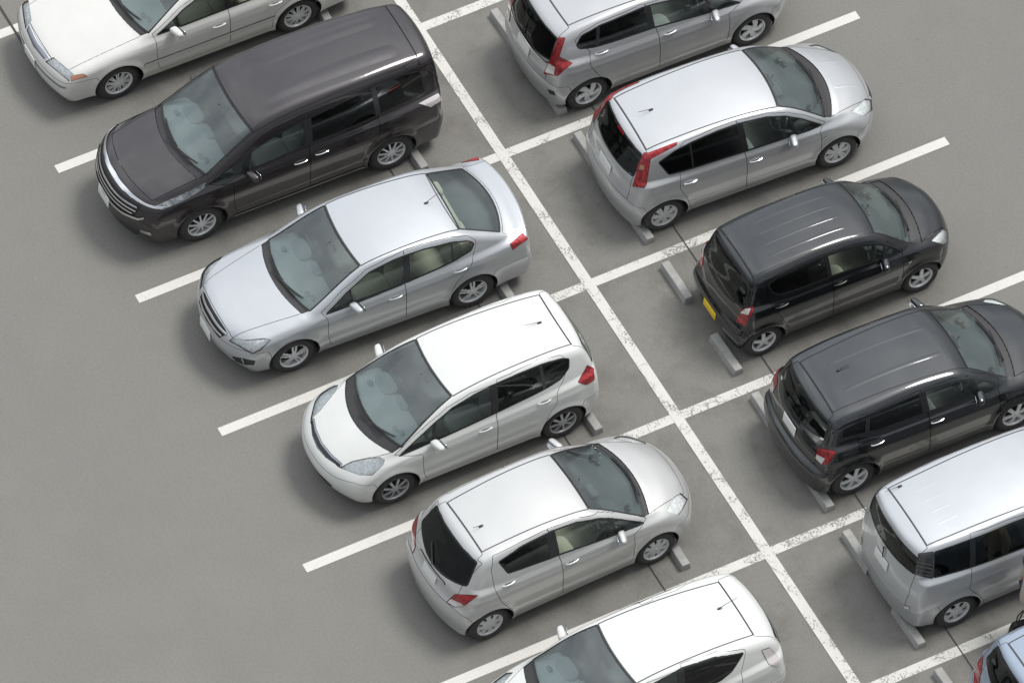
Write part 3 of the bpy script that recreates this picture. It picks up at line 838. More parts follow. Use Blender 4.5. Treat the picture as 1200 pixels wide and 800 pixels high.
# ------------------------------------------------------------------ a whole car
def build_car(key):
    S = CARS[key]; random.seed(sum(map(ord, key)))
    B = Body(S); C = Cutter(B, S.get('mesh', .03))
    fa = S['wb']/2; w2 = S['w']/2; R = S['R']; ra = B.ra
    root = bpy.data.objects.new(S['name'], None); sc.collection.objects.link(root)
    root['label'] = S['label']; root['category'] = S['cat']; root['group'] = 'cars parked in the painted bays'
    root.empty_display_size = .3
    paint = M[S['paint']]
    # ---- outlines
    zb = S.get('zb', .20)
    up, lo = S['up'], S['lo']
    dlo = up+lo
    xfd = S['fdoor']; xB = S['xB']; rdr = S['rdr']
    pil = S['pillars']
    fb = S.get('fb', (fa+ra*.80, .60)); rb = S.get('rbp', (-fa-ra*.80, .62))
    # hood, cowl, roof, tailgate
    C.mark(VT, tquad(*S['hood'], r=.05), 'hood')
    ws = S['ws']
    rf0 = S['roof']; rf0 = (S['ws'][3]-.003, S['ws'][4], rf0[2])+tuple(rf0[3:])
    rq_ = tquad(*rf0, r=.03)
    C.mark(VT, rq_, 'mould'); C.mark(VT, inset_poly(rq_, S.get('mouldw', .014)), 'roof')
    if S['tail'] == 'sedan':
        C.mark(VT, tquad(*S['trunk'], r=.06), 'trunk')
    else:
        rf = S['roof']
        C.mark(VT, tquad(rf[3]-.004, rf[4], rf[5]+.03, B.xr-.02, 0, rf[5]+S.get('gatew', .13), r=.02), 'gate')
        C.mark(VR, rquad(*S['gate'], r=.05, rb=.10), 'gate')
    # doors
    off = S.get('door_up', .032)
    iB = [p for p in up if p[0] > xB[0]]; iR = [p for p in up if p[0] <= xB[0]]
    fd = [(xfd-.02, .30), (xfd+.015, .45), (xfd+.03, .65), (xfd+.02, up[0][1]-.05)]+[(p[0]+.045, p[1]+off*.75) for p in iB]+[(xB[0]+.001, iB[-1][1]+off), (xB[1], lo[-1][1]), (xB[1]+.01, .30)]
    rd = [(xB[1]+.009, .30), (xB[1]-.001, lo[-1][1]), (xB[0], iB[-1][1]+off)]+[(p[0], p[1]+off) for p in iR if p[0] > rdr[0][0]+.06]+rdr
    C.mark(VS, fillet(fd, [.04, 0, 0, .02]+[0]*len(iB)+[0, 0, 0], 3), 'doorf')
    C.mark(VS, fillet(rd, .03, 3), 'doorr')
    # bumpers: everything in front of / behind a line, below the lamps
    C.mark(VA, [(fb[0], .0), (fb[0], fb[1]-.08), (fb[0]+.04, fb[1]), (B.xf-.30, fb[1]+.04), (B.xf-.12, S.get('fbz', fb[1]+.05)), (B.xf+.2, S.get('fbz', fb[1]+.05)), (B.xf+.2, .0)], 'bumpf')
    C.mark(VA, [(rb[0], .0), (rb[0], rb[1]-.08), (rb[0]-.04, rb[1]), (B.xr+.10, S.get('rbz', rb[1]+.04)), (B.xr-.2, S.get('rbz', rb[1]+.04)), (B.xr-.2, .0)], 'bumpr')
    # glass
    trim = fillet(dlo, S.get('dlo_r', .03), 3)
    C.mark(VS, trim, 'trim')
    base = inset_poly(trim, S.get('trimw', .014))
    panes = []; cuts = sorted(pil, key=lambda p: -(p[0][0]+p[1][0]))
    rest = base
    for (a, b, hw) in cuts:
        dx, dz = b[0]-a[0], b[1]-a[1]; L = math.hypot(dx, dz); nx, nz = -dz/L, dx/L
        if nx < 0: nx, nz = -nx, -nz
        panes.append(clip_poly(rest, (a[0]+nx*hw, a[1]+nz*hw), (nx, nz)))
        rest = clip_poly(rest, (a[0]-nx*hw, a[1]-nz*hw), (-nx, -nz))
    panes.append(rest)
    for i, p in enumerate(panes):
        if len(p) > 2: C.mark(VS, p, 'pane%d' % i, only=['trim'])
    co = tquad(ws[0]+.0, ws[1], ws[2], ws[3], ws[4], ws[5], r=.05)
    C.mark(VT, tquad(S['hood'][3], S['hood'][4], S['cowl_y'], ws[0]-.03, ws[1], ws[2]-.01, r=.02), 'cowl')
    C.mark(VT, co, 'wseal')
    C.mark(VT, inset_poly(co, .022), 'wpane')
    if S['tail'] == 'sedan':
        rg = tquad(*S['rg'], r=.05); C.mark(VT, rg, 'rseal'); C.mark(VT, inset_poly(rg, .024), 'rpane')
    else:
        rg = rquad(*S['rg'], r=.06, rb=.10); C.mark(VR, rg, 'rseal'); C.mark(VR, inset_poly(rg, .018), 'rpane')
    # lamps, grille and the rest
    for item in S.get('extra', []):
        nm, view, poly = item[:3]
        keep = () if nm == 'hm' else ('trim', 'wseal', 'wpane', 'rpane') + tuple('pane%d' % i for i in range(6))
        C.mark(view, poly, nm, keep=keep)
    # holes: wheel arches and the open underside
    for ax in (fa, -fa):
        C.mark(VW, [(ax+ra*math.cos(2*PI*k/40), R+.012+ra*math.sin(2*PI*k/40)) for k in range(40)], 'hole')
    C.mark(VA, [(-4, -1), (4, -1), (4, zb), (fa+.6, zb), (fa+.3, zb), (-fa-.3, zb), (-fa-.6, zb+.02), (-4, zb+.04)], 'hole')
    # ---- parts
    bodyo = []
    body = panel(C, 'body', 'body', paint, root, sides='centre', gap=.003, skirt=.03)
    for n, part in (('hood', 'hood'), ('roof', 'roof'), ('trunk', 'trunk_lid'), ('gate', 'tailgate')):
        g = .001 if n == 'roof' else .0045
        panel(C, n, part, M[S['roofpaint']] if n == 'roof' and 'roofpaint' in S else paint, root, sides='centre', gap=g)
    panel(C, 'mould', 'roof_moulding', M['rubber' if S.get('dark') else 'moulding'], root, sides='centre', lift=-.004, gap=-.001, skirt=.004)
    bf_ = panel(C, 'bumpf', 'bumper', paint, root, sides='centre', gap=.003)
    br_ = panel(C, 'bumpr', 'bumper', paint, root, sides='centre', gap=.003)
    df = panel(C, 'doorf', 'door', paint, root); dr = panel(C, 'doorr', 'door', paint, root)
    panel(C, 'trim', 'window_trim', M['trim'], root, gap=0, skirt=.012)
    for i in range(len(panes)):
        mid = sum(p[0] for p in panes[i])/max(1, len(panes[i]))
        if not C.faces('pane%d' % i): continue
        dark = S.get('privacy') and mid < xB[0]
        par = df if mid > xB[0] else dr
        if mid < rdr[0][0]+.10 and len(panes) > 2 and i == len(panes)-1: par = None
        for j, o in enumerate(panel(C, 'pane%d' % i, 'window', M['glass_dark' if dark else 'glass_side'], root, lift=-.004, gap=-.002, skirt=.004)):
            if par: o.parent = par[j]
    wp = panel(C, 'wpane', 'windscreen', M['glass'], root, sides='centre', lift=-.003, gap=-.002, skirt=.004)
    panel(C, 'wseal', 'window_seal', M['rubber'], root, sides='centre', gap=.001, skirt=.012)
    panel(C, 'rpane', 'rear_window', M['glass_dark' if S.get('privacy') else 'glass'], root, sides='centre', lift=-.003, gap=-.002, skirt=.004)
    panel(C, 'rseal', 'window_seal', M['rubber'], root, sides='centre', gap=.001, skirt=.012)
    panel(C, 'cowl', 'cowl', M['cowl'], root, sides='centre', lift=-.012, gap=.0, skirt=.03)
    done = set()
    for item in S.get('extra', []):
        nm = item[0]
        if nm in done: continue
        done.add(nm)
        o = item[3]
        if o.get('lens'):
            hs_ = panel(C, nm, o['part'], M[o.get('bowl', 'lamp_bowl')], root, lift=-.022, gap=-.002, skirt=.0, sides=o.get('sides', 'both'))
            ls = panel(C, nm, 'lens', M['lens'], root, lift=.001, gap=.002, skirt=.005, sides=o.get('sides', 'both'))
            for a, b in zip(hs_, ls): b.parent = a
            for side, par in (zip((1, -1), hs_) if o.get('show_bulbs') else ()):
                for (px, py, pz, pr) in o.get('bulbs', []):
                    mb = MB(); mb.superell((px, py*side, pz), (pr, pr, pr), 1.0, 8, 14)
                    mb.build('reflector', M['reflector'], par)
        else:
            panel(C, nm, o['part'], M[o['mat']] if o['mat'] in M else paint, root, lift=o.get('lift', .004), gap=o.get('gap', .002), skirt=o.get('skirt', .02), sides=o.get('sides', 'both'), label=o.get('label'))
    C.bm.free()
    # ---- handles
    for par, (hx, hz) in zip((df, dr), S['handles']):
        for side, o in zip((1, -1), par):
            mb = MB(); n = 9; V = []; 
            ya = B.y_at(hx+.10, hz); yc = B.y_at(hx-.10, hz)
            pts = []
            for k in range(n):
                t = k/(n-1); x = hx+.10-.20*t
                y = ya+(yc-ya)*t+.004+.020*math.sin(PI*t)**.6
                pts.append((x, y*side, hz))
            mb.tube(pts, [.007]+[.0105]*(n-2)+[.007], 8)
            mb.build('handle', M[S.get('handle_mat', '')] if S.get('handle_mat') else paint, o)
            cu = MB(); cu.superell((hx+.0, (B.y_at(hx, hz)-.002)*side, hz), (.055, .006, .022), .8, 8, 14); cu.build('handle_recess', M['recess'] if not S.get('dark') else M['trim'], o)
    # ---- door mirrors
    mx, mz = S['mirror']; my = B.y_at(mx, mz-.05)
    for side in (1, -1):
        mb = MB()
        def tp(q, side=side):
            o_ = (q.y*side+.10)/.20
            k = 1-.35*max(0, q.x)/.075; return Vector((q.x*(1-.25*o_)-.05*o_, q.y, q.z*k*(1-.22*o_)+.008*o_))
        cy = my+.105
        mb.superell((mx+.02, cy*side, mz+.005), (.060, .104, .064), .55, 14, 22, tp)
        o = mb.build('side_mirror', M[S.get('mirror_mat', '')] if S.get('mirror_mat') else paint, root)
        g = MB(); g.superell((mx-.062, cy*side, mz+.005), (.006, .078, .046), .6, 8, 18, lambda q, side=side: Vector((q.x-.045*(q.y*side+.08)/.16, q.y, q.z))); g.build('mirror_glass', M['mirror'], o)
        s_ = MB(); s_.tube([(mx+.02, (my-.03)*side, mz-.075), (mx+.01, (my+.035)*side, mz-.065), (mx, (my+.075)*side, mz-.04)], [.030, .026, .026], 10); s_.build('mirror_arm', M['trim'], o)
    # ---- wipers
    for (x0, y0, x1, y1) in S.get('wipers', [(ws[0]+.02, -.12, ws[0]-.06, .50), (ws[0]-.01, .42, ws[0]-.02, -.34)]):
        mb = MB(); pts = []
        fl = S.get('wiper_flip', 1)
        for k in range(11):
            t = k/10; x = x0+(x1-x0)*t-ws[1]*(y0+(y1-y0)*t)**2; y = (y0+(y1-y0)*t)*fl
            pts.append((x, y, B.z_at(x, y)+.022))
        mb.tube(pts, [.009]+[.008]*9+[.005], 6)
        b = MB(); b.tube([(p[0]-.022, p[1], B.z_at(p[0]-.022, p[1])+.008) for p in pts[4:]], .006, 6)
        o = mb.build('wiper', M['trim'], root); b.build('wiper_blade', M['rubber'], o)
    if S.get('rwiper'):
        y0, z0, y1, z1 = S['rwiper']; pts = []
        for k in range(9):
            t = k/8; y = y0+(y1-y0)*t; z = z0+(z1-z0)*t
            pts.append((B.x_at(y, z, -1)-.02, y, z))
        mb = MB(); mb.tube(pts, [.016, .012]+[.009]*6+[.006], 6); mb.build('wiper', M['trim'], root)
    # ---- antenna
    if S.get('antenna'):
        x, y, dx, dz, l = S['antenna']; z = B.z_at(x, y)
        mb = MB(); mb.superell((x, y, z+.006), (.034, .016, .012), .8, 8, 16)
        o = mb.build('antenna', M['trim'], root)
        m2 = MB(); m2.tube([(x, y, z+.015), (x+dx*.3*l, y, z+.02+dz*.3*l), (x+dx*l, y, z+.02+dz*l)], [.005, .0045, .003], 6); m2.build('mast', M['trim'], o)
    # ---- pressed ribs on the roof and bonnet
    for (part, rx0, rx1, ry, hw, hh) in S.get('ribs', []):
        mb = MB(); V = []; F = []; n = 24; m = 9
        tt = np.repeat(np.linspace(0, 1, n+1), m); qq = np.tile(np.linspace(-1, 1, m), n+1)
        X = rx0+(rx1-rx0)*tt; Y = ry+hw*qq
        Z = B.solve(np.stack([X, Y, X*0+.5], 1), np.stack([X, Y, X*0+2.2], 1))[:, 2]
        e = np.minimum(1, np.minimum(tt, 1-tt)*9)**.5
        Z = Z-.002+(hh+.002)*e*np.maximum(0, np.cos(qq*PI/2))**1.4
        V = np.stack([X, Y, Z], 1).tolist()
        for i in range(n):
            for j in range(m-1): F.append([i*m+j, (i+1)*m+j, (i+1)*m+j+1, i*m+j+1])
        mb.add(V, F); mb.build(part, paint, root)
    # ---- number plates
    for (z, pitch, sgn) in S.get('plates', []):
        x = B.x_at(.0, z, sgn)
        Rm = Matrix.Rotation(-pitch*sgn, 4, 'Y')
        mb = MB(); mb.box((x+sgn*.008, 0, z), (.012, .33, S.get('plate_h', .165)), .004, Rm)
        o = mb.build('number_plate', M[S.get('plate', 'plate')], root)
    # ---- wheels, liners, underside
    add_wheels(S, root, B)
    for ax in (fa, -fa):
        lim_ = {}
        for side in (1, -1):
            mb = MB(); V = []; F = []; n = 26; y1 = w2-.045; y0 = w2-.30
            for k in range(n+1):
                a = math.radians(-12)+math.radians(204)*k/n
                px, pz = ax+(ra+.004)*math.cos(a), R+.012+(ra+.004)*math.sin(a)
                if side > 0:
                    ys = np.linspace(y1, y0, 40); fin = B.F(np.stack([ys*0+px, ys, ys*0+pz], 1)) < -.012
                    lim_[k] = float(ys[np.argmax(fin)]) if fin.any() else y0
                for y in (y0, lim_[k]): V.append((px, y*side, pz))
            c0 = len(V); V.append((ax, y0*side, R))
            for k in range(n):
                F.append([2*k, 2*k+1, 2*k+3, 2*k+2]); F.append([2*k, 2*k+2, c0])
            mb.add(V, F); mb.build('wheel_arch_liner', M['liner_gap_shade'], root)
    mb = MB(); L = B.xf-B.xr
    mb.box(((B.xf+B.xr)/2, 0, .235), (L-.5, 2*w2-.66, .07)); mb.box((0, 0, .235), (2*fa-2*ra-.06, 2*w2-.24, .06))
    mb.box((B.xf-.42, 0, .235), (.28, 2*w2-.5, .06)); mb.box((B.xr+.42, 0, .235), (.24, 2*w2-.5, .06))
    mb.build('underbody', M['liner_gap_shade'], root)
    # ---- inside
    bx = ws[0]-.10; xr_in = B.xr+.35
    zs = .30; zbelt = float(np.interp(0, *B.belt))
    mb = MB()
    yi = w2-.14
    prof = [(-yi, zbelt-.04), (-yi, zs+.03), (yi, zs+.03), (yi, zbelt-.04)]
    V = []; F = []
    xs_ = [bx-.05, xr_in]
    for x in xs_: V += [(x, p[0], p[1]) for p in prof]
    F += [[0, 1, 5, 4], [1, 2, 6, 5], [2, 3, 7, 6], [0, 3, 2, 1], [4, 5, 6, 7]]
    mb.add(V, F)
    inner = mb.build('interior', M[S.get('cabin', 'cabin')], root, smooth=False)
    # dashboard: a slab from the windscreen foot with a rounded edge
    mb = MB(); n = 13; V = []; F = []
    for k in range(n):
        y = -yi+.01+(2*yi-.02)*k/(n-1)
        xf_ = ws[0]-ws[1]*y*y-.03; zf = B.z_at(xf_, y)-.05
        for (x, z) in ((xf_, zf), (xf_-.22, zf-.015), (ws[0]-.52, zf-.03), (ws[0]-.58, zf-.08), (ws[0]-.56, zf-.30), (ws[0]-.50, .35)):
            V.append((x, y, z))
    for k in range(n-1):
        for i in range(5): F.append([k*6+i, k*6+i+1, (k+1)*6+i+1, (k+1)*6+i])
    mb.add(V, F); mb.build('dashboard', M[S.get('dash', 'dash')], inner)
    xd = ws[0]-.47; zd = min(B.z_at(ws[0]-.03, 0)-.05, zbelt+.16)
    mb = MB(); mb.superell((xd-.02, -.36, zd-.01), (.12, .20, .035), .7)
    mb.superell((xd-.06, .02, zd-.03), (.06, .13, .05), .5)
    mb.build('instrument_hood', M['dash_mid' if S.get('dash') else 'dash'], inner)
    mb = MB()
    for yv in (.60, .48, -.58): mb.superell((xd+.30-ws[1]*yv*yv, yv*.8, zd+.0), (.03, .05, .02), .6)
    mb.build('defroster_vent', M['dash_mid' if S.get('dash') else 'trim'], inner)
    seatm = M[S.get('seat', 'seat')]
    hz = S.get('seatz', .0); hp = S.get('hpoint', -.05)
    def seat(x, y, w, z=.50):
        mb = MB()
        mb.superell((x+.02, y, z-.03+hz), (.26, w, .10), .5)
        mb.superell((x-.30, y, z+.30+hz), (.09, w*.97, .33), .5, taper=lambda q: Vector((q.x-.32*(q.z+.3), q.y*(1-.12*max(0, q.z)/.33), q.z)))
        o = mb.build('seat', seatm, inner)
        return o
    def rest(par, x, y, z=1.16):
        mb = MB(); mb.superell((x-.51, y, z+hz), (.055, .13, .085), .6); mb.build('headrest', seatm, par)
    hr = min(1.16, max(p[1] for p in S['top'])-.34-hz)
    # things may only be three levels deep, so the seats sit under the cabin and carry their headrests in one mesh
    for y in (.36, -.36):
        mb = MB(); x = hp; z = .50+hz
        mb.superell((x+.02, y, z-.03), (.27, .25, .10), .5)
        mb.superell((x-.30, y, z+.28), (.09, .24, .33), .5, taper=lambda q: Vector((q.x-.32*(q.z+.3), q.y*(1-.14*max(0, q.z)/.33), q.z)))
        mb.superell((x-.53, y, min(z+.70, hr)), (.055, .13, .085), .6)
        mb.build('seat', seatm, inner)
    rows = S.get('rows', [hp-.85])
    for x in rows:
        mb = MB(); z = .52+hz
        mb.superell((x+.02, 0, z-.03), (.25, yi-.06, .10), .4)
        mb.superell((x-.28, 0, z+.26), (.09, yi-.08, .30), .4, taper=lambda q: Vector((q.x-.30*(q.z+.3), q.y, q.z)))
        for y in (.38, -.38): mb.superell((x-.46, y, min(z+.62, hr)), (.05, .12, .07), .6)
        mb.build('seat', M['seat_shaded'] if S.get('privacy') else seatm, inner)
    # steering wheel on the right-hand side
    mb = MB(); V = []; F = []; c = Vector((ws[0]-.68, -.36, zbelt-.03)); Rm = Matrix.Rotation(math.radians(-64), 3, 'Y')
    n = 32; m = 8
    for k in range(n):
        a = 2*PI*k/n
        for j in range(m):
            b = 2*PI*j/m; r = .185+.016*math.cos(b)
            V.append(c+Rm @ Vector((r*math.cos(a), r*math.sin(a), .016*math.sin(b))))
    for k in range(n):
        for j in range(m): F.append([k*m+j, k*m+(j+1) % m, ((k+1) % n)*m+(j+1) % m, ((k+1) % n)*m+j])
    mb.add(V, F); mb.superell(c, (.06, .06, .04), .8)
    for a in (0, 2.2, 4.1):
        mb.tube([c, c+Rm @ Vector((.18*math.cos(a), .18*math.sin(a), 0))], .018, 6)
    mb.build('steering_wheel', M['dash'], inner)
    # parcel shelf
    mb = MB(); z = zbelt-.02
    x1 = S.get('shelf', B.xr+.42); x0 = rows[-1]-.42
    if x0 > x1: mb.box(((x0+x1)/2, 0, z), (x0-x1, 2*yi-.06, .03)); mb.build('parcel_shelf', M['dash'], inner)
    # rear-view mirror
    mb = MB(); xm = ws[3]+.10; zm = B.z_at(xm, 0)-.10
    mb.superell((xm, 0, zm), (.018, .115, .033), .6); mb.tube([(xm+.01, 0, zm+.02), (xm+.04, 0, zm+.085)], .01, 6)
    mb.build('rear_view_mirror', M['trim'], inner)
    for f in S.get('more', []): f(S, B, root)
    x, y, a = S['at']
    root.location = (x, y, 0); root.rotation_euler = (0, 0, math.radians(a))
    return root
# ------------------------------------------------------------------ how each car's panels, windows and lamps are cut
def lamp(view, pts, part='headlight', **kw): return ('head', view, on(view, pts), dict(part=part, lens=True, **kw))
def tail(view, pts, mat='red_lens', nm='tail', **kw): return (nm, view, on(view, pts), dict(part='taillight', mat=mat, lift=.006, **kw))
def front(view, pts, mat, part, nm, lift=.0, **kw): return (nm, view, on(view, pts), dict(part=part, mat=mat, lift=lift, sides='centre', **kw))

def reg(key, **kw): CARS[key].update(kw)

reg('sedan_white', dash='dash_lit', name='sedan', cat='car', label='old white four-door sedan with orange corner lamps beside the dark minivan', paint='paint_pearl', wheel='mesh',
  hood=(2.16,.10,.66, 1.07,.26,.70), cowl_y=.70, ws=(.99,.26,.74, .20,.12,.57), roof=(.18,.12,.575, -.98,.1,.54), tail='sedan',
  rg=(-1.0,.05,.53, -1.60,-.25,.62), trunk=(-1.64,-.25,.66,-2.40,-.1,.66),
  up=[(.76,.95),(.52,1.08),(.30,1.20),(.05,1.285),(-.4,1.325),(-.85,1.30),(-1.2,1.20),(-1.42,1.07)], lo=[(-1.46,.98),(-.33,.965),(.40,.955)],
  pillars=[((-.36,1.33),(-.33,.96),.035),((-1.08,1.30),(-1.10,.97),.016),((.42,1.2),(.42,.95),.012)], fdoor=.76, xB=(-.37,-.33), rdr=[(-1.42,1.12),(-1.40,.92),(-1.30,.80),(-1.02,.62),(-.96,.42),(-.96,.30)],
  handles=[(-.16,.78),(-1.02,.80)], mirror=(.50,.99), seat='seat_beige', cabin='cabin_beige', antenna=None, plates=[(.50,.0,1)], fbz=.60,
  extra=[lamp(VF,[(2.23,.33,.68),(2.12,.37,.75),(1.99,.74,.715),(2.07,.77,.64)], bulbs=[(2.07,.48,.69,.045),(2.0,.64,.68,.04)]),
   ('turn',VF,on(VF,[(2.03,.745,.705),(1.87,.795,.72),(1.82,.83,.675),(2.045,.785,.645)]),dict(part='turn_signal',mat='orange_lens',lift=.004)),
   front(VF,[(2.2,-.08,.755),(2.15,.345,.735),(2.225,.30,.68),(2.27,-.08,.665)],'chrome','grille','grille'),
   front(VF,[(2.215,-.08,.742),(2.175,.325,.725),(2.225,.285,.688),(2.26,-.08,.675)],'grille_bar','grille_insert','grillei',-.006),
   ('side',VS,[(.98,.495),(.98,.545),(-.99,.545),(-.99,.495)],dict(part='side_moulding',mat='paint_pearl',lift=.009,gap=.001,skirt=.009)),
   front(VN,[(-.06,.50),(.70,.50),(.78,.53),(.78,.555),(.70,.535),(-.06,.535)],'recess','bumper_strip','strip',.004)])
reg('minivan_dark', dash='dash_lit', ribs=[('roof_rib',-1.8,.30,y,.14,.012) for y in (-.30,.30)], name='minivan', cat='car', label='dark brown-black minivan with a wide chrome grille', paint='paint_dark', wheel='ten', dark=True, privacy=True,
  hood=(2.20,.32,.66, 1.55,.32,.69), cowl_y=.69, ws=(1.46,.33,.72, .60,.14,.655), roof=(.57,.14,.665, -2.0,0,.585), tail='hatch', gate=(1.72,.05,.62,.72,0,.66), rg=(1.62,.1,.60,1.16,-.1,.64), gatew=.10,
  up=[(1.22,1.0),(1.08,1.14),(.74,1.28),(.56,1.37),(.2,1.47),(-.24,1.535),(-.8,1.60),(-1.25,1.63),(-1.7,1.62),(-1.98,1.56)], lo=[(-2.02,1.18),(-1.3,1.16),(-.25,1.12),(.64,1.05),(1.04,.985)],
  pillars=[((.66,1.32),(.76,1.02),.045),((-.24,1.54),(-.21,1.1),.06),((-1.25,1.63),(-1.27,1.16),.04)], fdoor=.92, xB=(-.27,-.20), rdr=[(-1.26,1.64),(-1.27,1.10),(-1.24,.85),(-1.06,.62),(-1.0,.42),(-1.0,.30)],
  handles=[(-.06,.90),(-.38,.93)], handle_mat='chrome', mirror=(.70,1.06), wipers=[(1.50,-.10,1.42,.52),(1.47,.46,1.44,-.40)], seatz=.12, hpoint=.15, rows=[-.75,-1.5], plates=[(.60,.1,1)], fbz=.74, rbz=.66,
  seat='seat_grey', antenna=None,
  extra=[lamp(VF,[(2.10,.70,.90),(1.67,.76,1.0),(1.29,.765,1.075),(1.34,.80,1.01),(1.65,.83,.94),(1.98,.80,.87)], bowl='lamp_bowl_dark', bulbs=[(1.97,.74,.89,.055),(1.80,.76,.93,.045)]),
   tail(VF,[(-1.87,.79,1.09),(-2.22,.70,1.03),(-2.27,.72,.88),(-2.04,.84,.98)],'clear_tail'),
   front(VN,[(-.06,.985),(.30,.972),(.62,.938),(.80,.925),(.80,.905),(.64,.912),(.36,.935),(-.06,.945)],'chrome','chrome_strip','chr',.012),
   front(VN,[(-.06,.905),(.40,.895),(.62,.89),(.60,.70),(.42,.66),(-.06,.655)],'grille_black','grille','grille',-.008),
   front(VN,[(-.06,.875),(.58,.865),(.60,.84),(-.06,.845)],'chrome','grille_bar','gb1',.006),
   front(VN,[(-.06,.815),(.60,.81),(.60,.785),(-.06,.79)],'chrome','grille_bar','gb2',.006),
   front(VN,[(-.06,.76),(.58,.755),(.56,.73),(-.06,.735)],'chrome','grille_bar','gb3',.006),
   front(VN,[(-.06,.68),(.42,.68),(.66,.72),(.72,.77),(.72,.735),(.66,.68),(.44,.645),(-.06,.64)],'chrome','chrome_strip','chr2',.012),
   front(VN,[(-.06,.46),(.60,.46),(.66,.42),(.60,.30),(-.06,.29)],'grille_black','air_intake','intake',-.006),
   ('fog',VN,[(.68,.50),(.80,.50),(.80,.43),(.68,.43)],dict(part='fog_lamp',mat='chrome',lift=.003)),
   ('sillc',VS,[(.95,.245),(.95,.275),(-1.02,.275),(-1.02,.245)],dict(part='sill_strip',mat='chrome',lift=.008))])
reg('sedan_silver', dash='dash_lit', name='sedan', cat='car', label='silver four-door sedan with a long boot between the dark minivan and the white hatchback', paint='paint_silver_cool', wheel='five2',
  hood=(2.10,.14,.50, 1.25,.30,.66), cowl_y=.66, ws=(1.16,.30,.69, .27,.15,.585), roof=(.24,.15,.59, -1.23,.1,.545), tail='sedan', rg=(-1.26,.0,.54,-1.98,-.38,.62), trunk=(-2.01,-.38,.645,-2.30,-.12,.645),
  up=[(.84,.915),(.50,1.145),(.13,1.32),(-.24,1.37),(-.42,1.375),(-.69,1.37),(-1.08,1.325),(-1.33,1.24),(-1.41,1.17)], lo=[(-1.34,1.075),(-1.08,1.035),(-.34,.97)],
  pillars=[((-.42,1.38),(-.375,.97),.045),((-1.085,1.33),(-1.06,1.04),.012),((.44,1.2),(.44,.9),.012)], fdoor=.80, xB=(-.40,-.33), rdr=[(-1.44,1.20),(-1.36,1.0),(-1.27,.87),(-1.06,.68),(-.96,.45),(-.94,.30)],
  handles=[(-.17,.83),(-1.13,.895)], mirror=(.44,.97), seat='seat_beige', antenna=(-1.02,.0,-1,.55,.20), plates=[(.46,.05,1)], fbz=.62, door_up=.05, fb=(1.66,.62),
  wipers=[(1.20,-.16,1.10,.48),(1.15,.40,1.16,-.40)],
  extra=[lamp(VF,[(2.11,.48,.66),(2.05,.57,.655),(1.90,.78,.61),(1.79,.815,.68),(1.63,.79,.775),(1.70,.74,.795),(1.94,.62,.745),(2.06,.49,.71)], bowl='lamp_bowl', bulbs=[(1.93,.66,.67,.045),(2.0,.58,.66,.04)]),
   tail(VF,[(-1.90,.78,.965),(-2.15,.66,.945),(-2.22,.68,.80),(-1.92,.83,.89)]),
   front(VF,[(2.13,-.1,.78),(2.10,.33,.745),(2.10,.40,.715),(2.19,.33,.60),(2.235,-.1,.615)],'grille_black','grille','grille',-.012),
   front(VN,[(-.06,.745),(.40,.73),(.42,.70),(.38,.705),(-.06,.715)],'chrome','grille_bar','gb1',.004),
   front(VN,[(-.06,.68),(.36,.675),(.36,.645),(-.06,.65)],'chrome','grille_bar','gb2',.006),
   front(VN,[(-.06,.36),(.42,.36),(.48,.30),(-.06,.28)],'grille_black','air_intake','intake',-.008),
   ('fogb',VF,on(VF,[(2.085,.50,.345),(1.87,.80,.47),(1.89,.79,.38),(1.98,.66,.29),(2.05,.56,.28)]),dict(part='fog_lamp_surround',mat='grille_black',lift=-.006)),
   ('fog',VF,[VF.p(Vector((1.99,.67+.05*math.cos(a),.375+.042*math.sin(a)))) for a in [k*PI/6 for k in range(12)]],dict(part='fog_lamp',mat='chrome',lift=.004))])
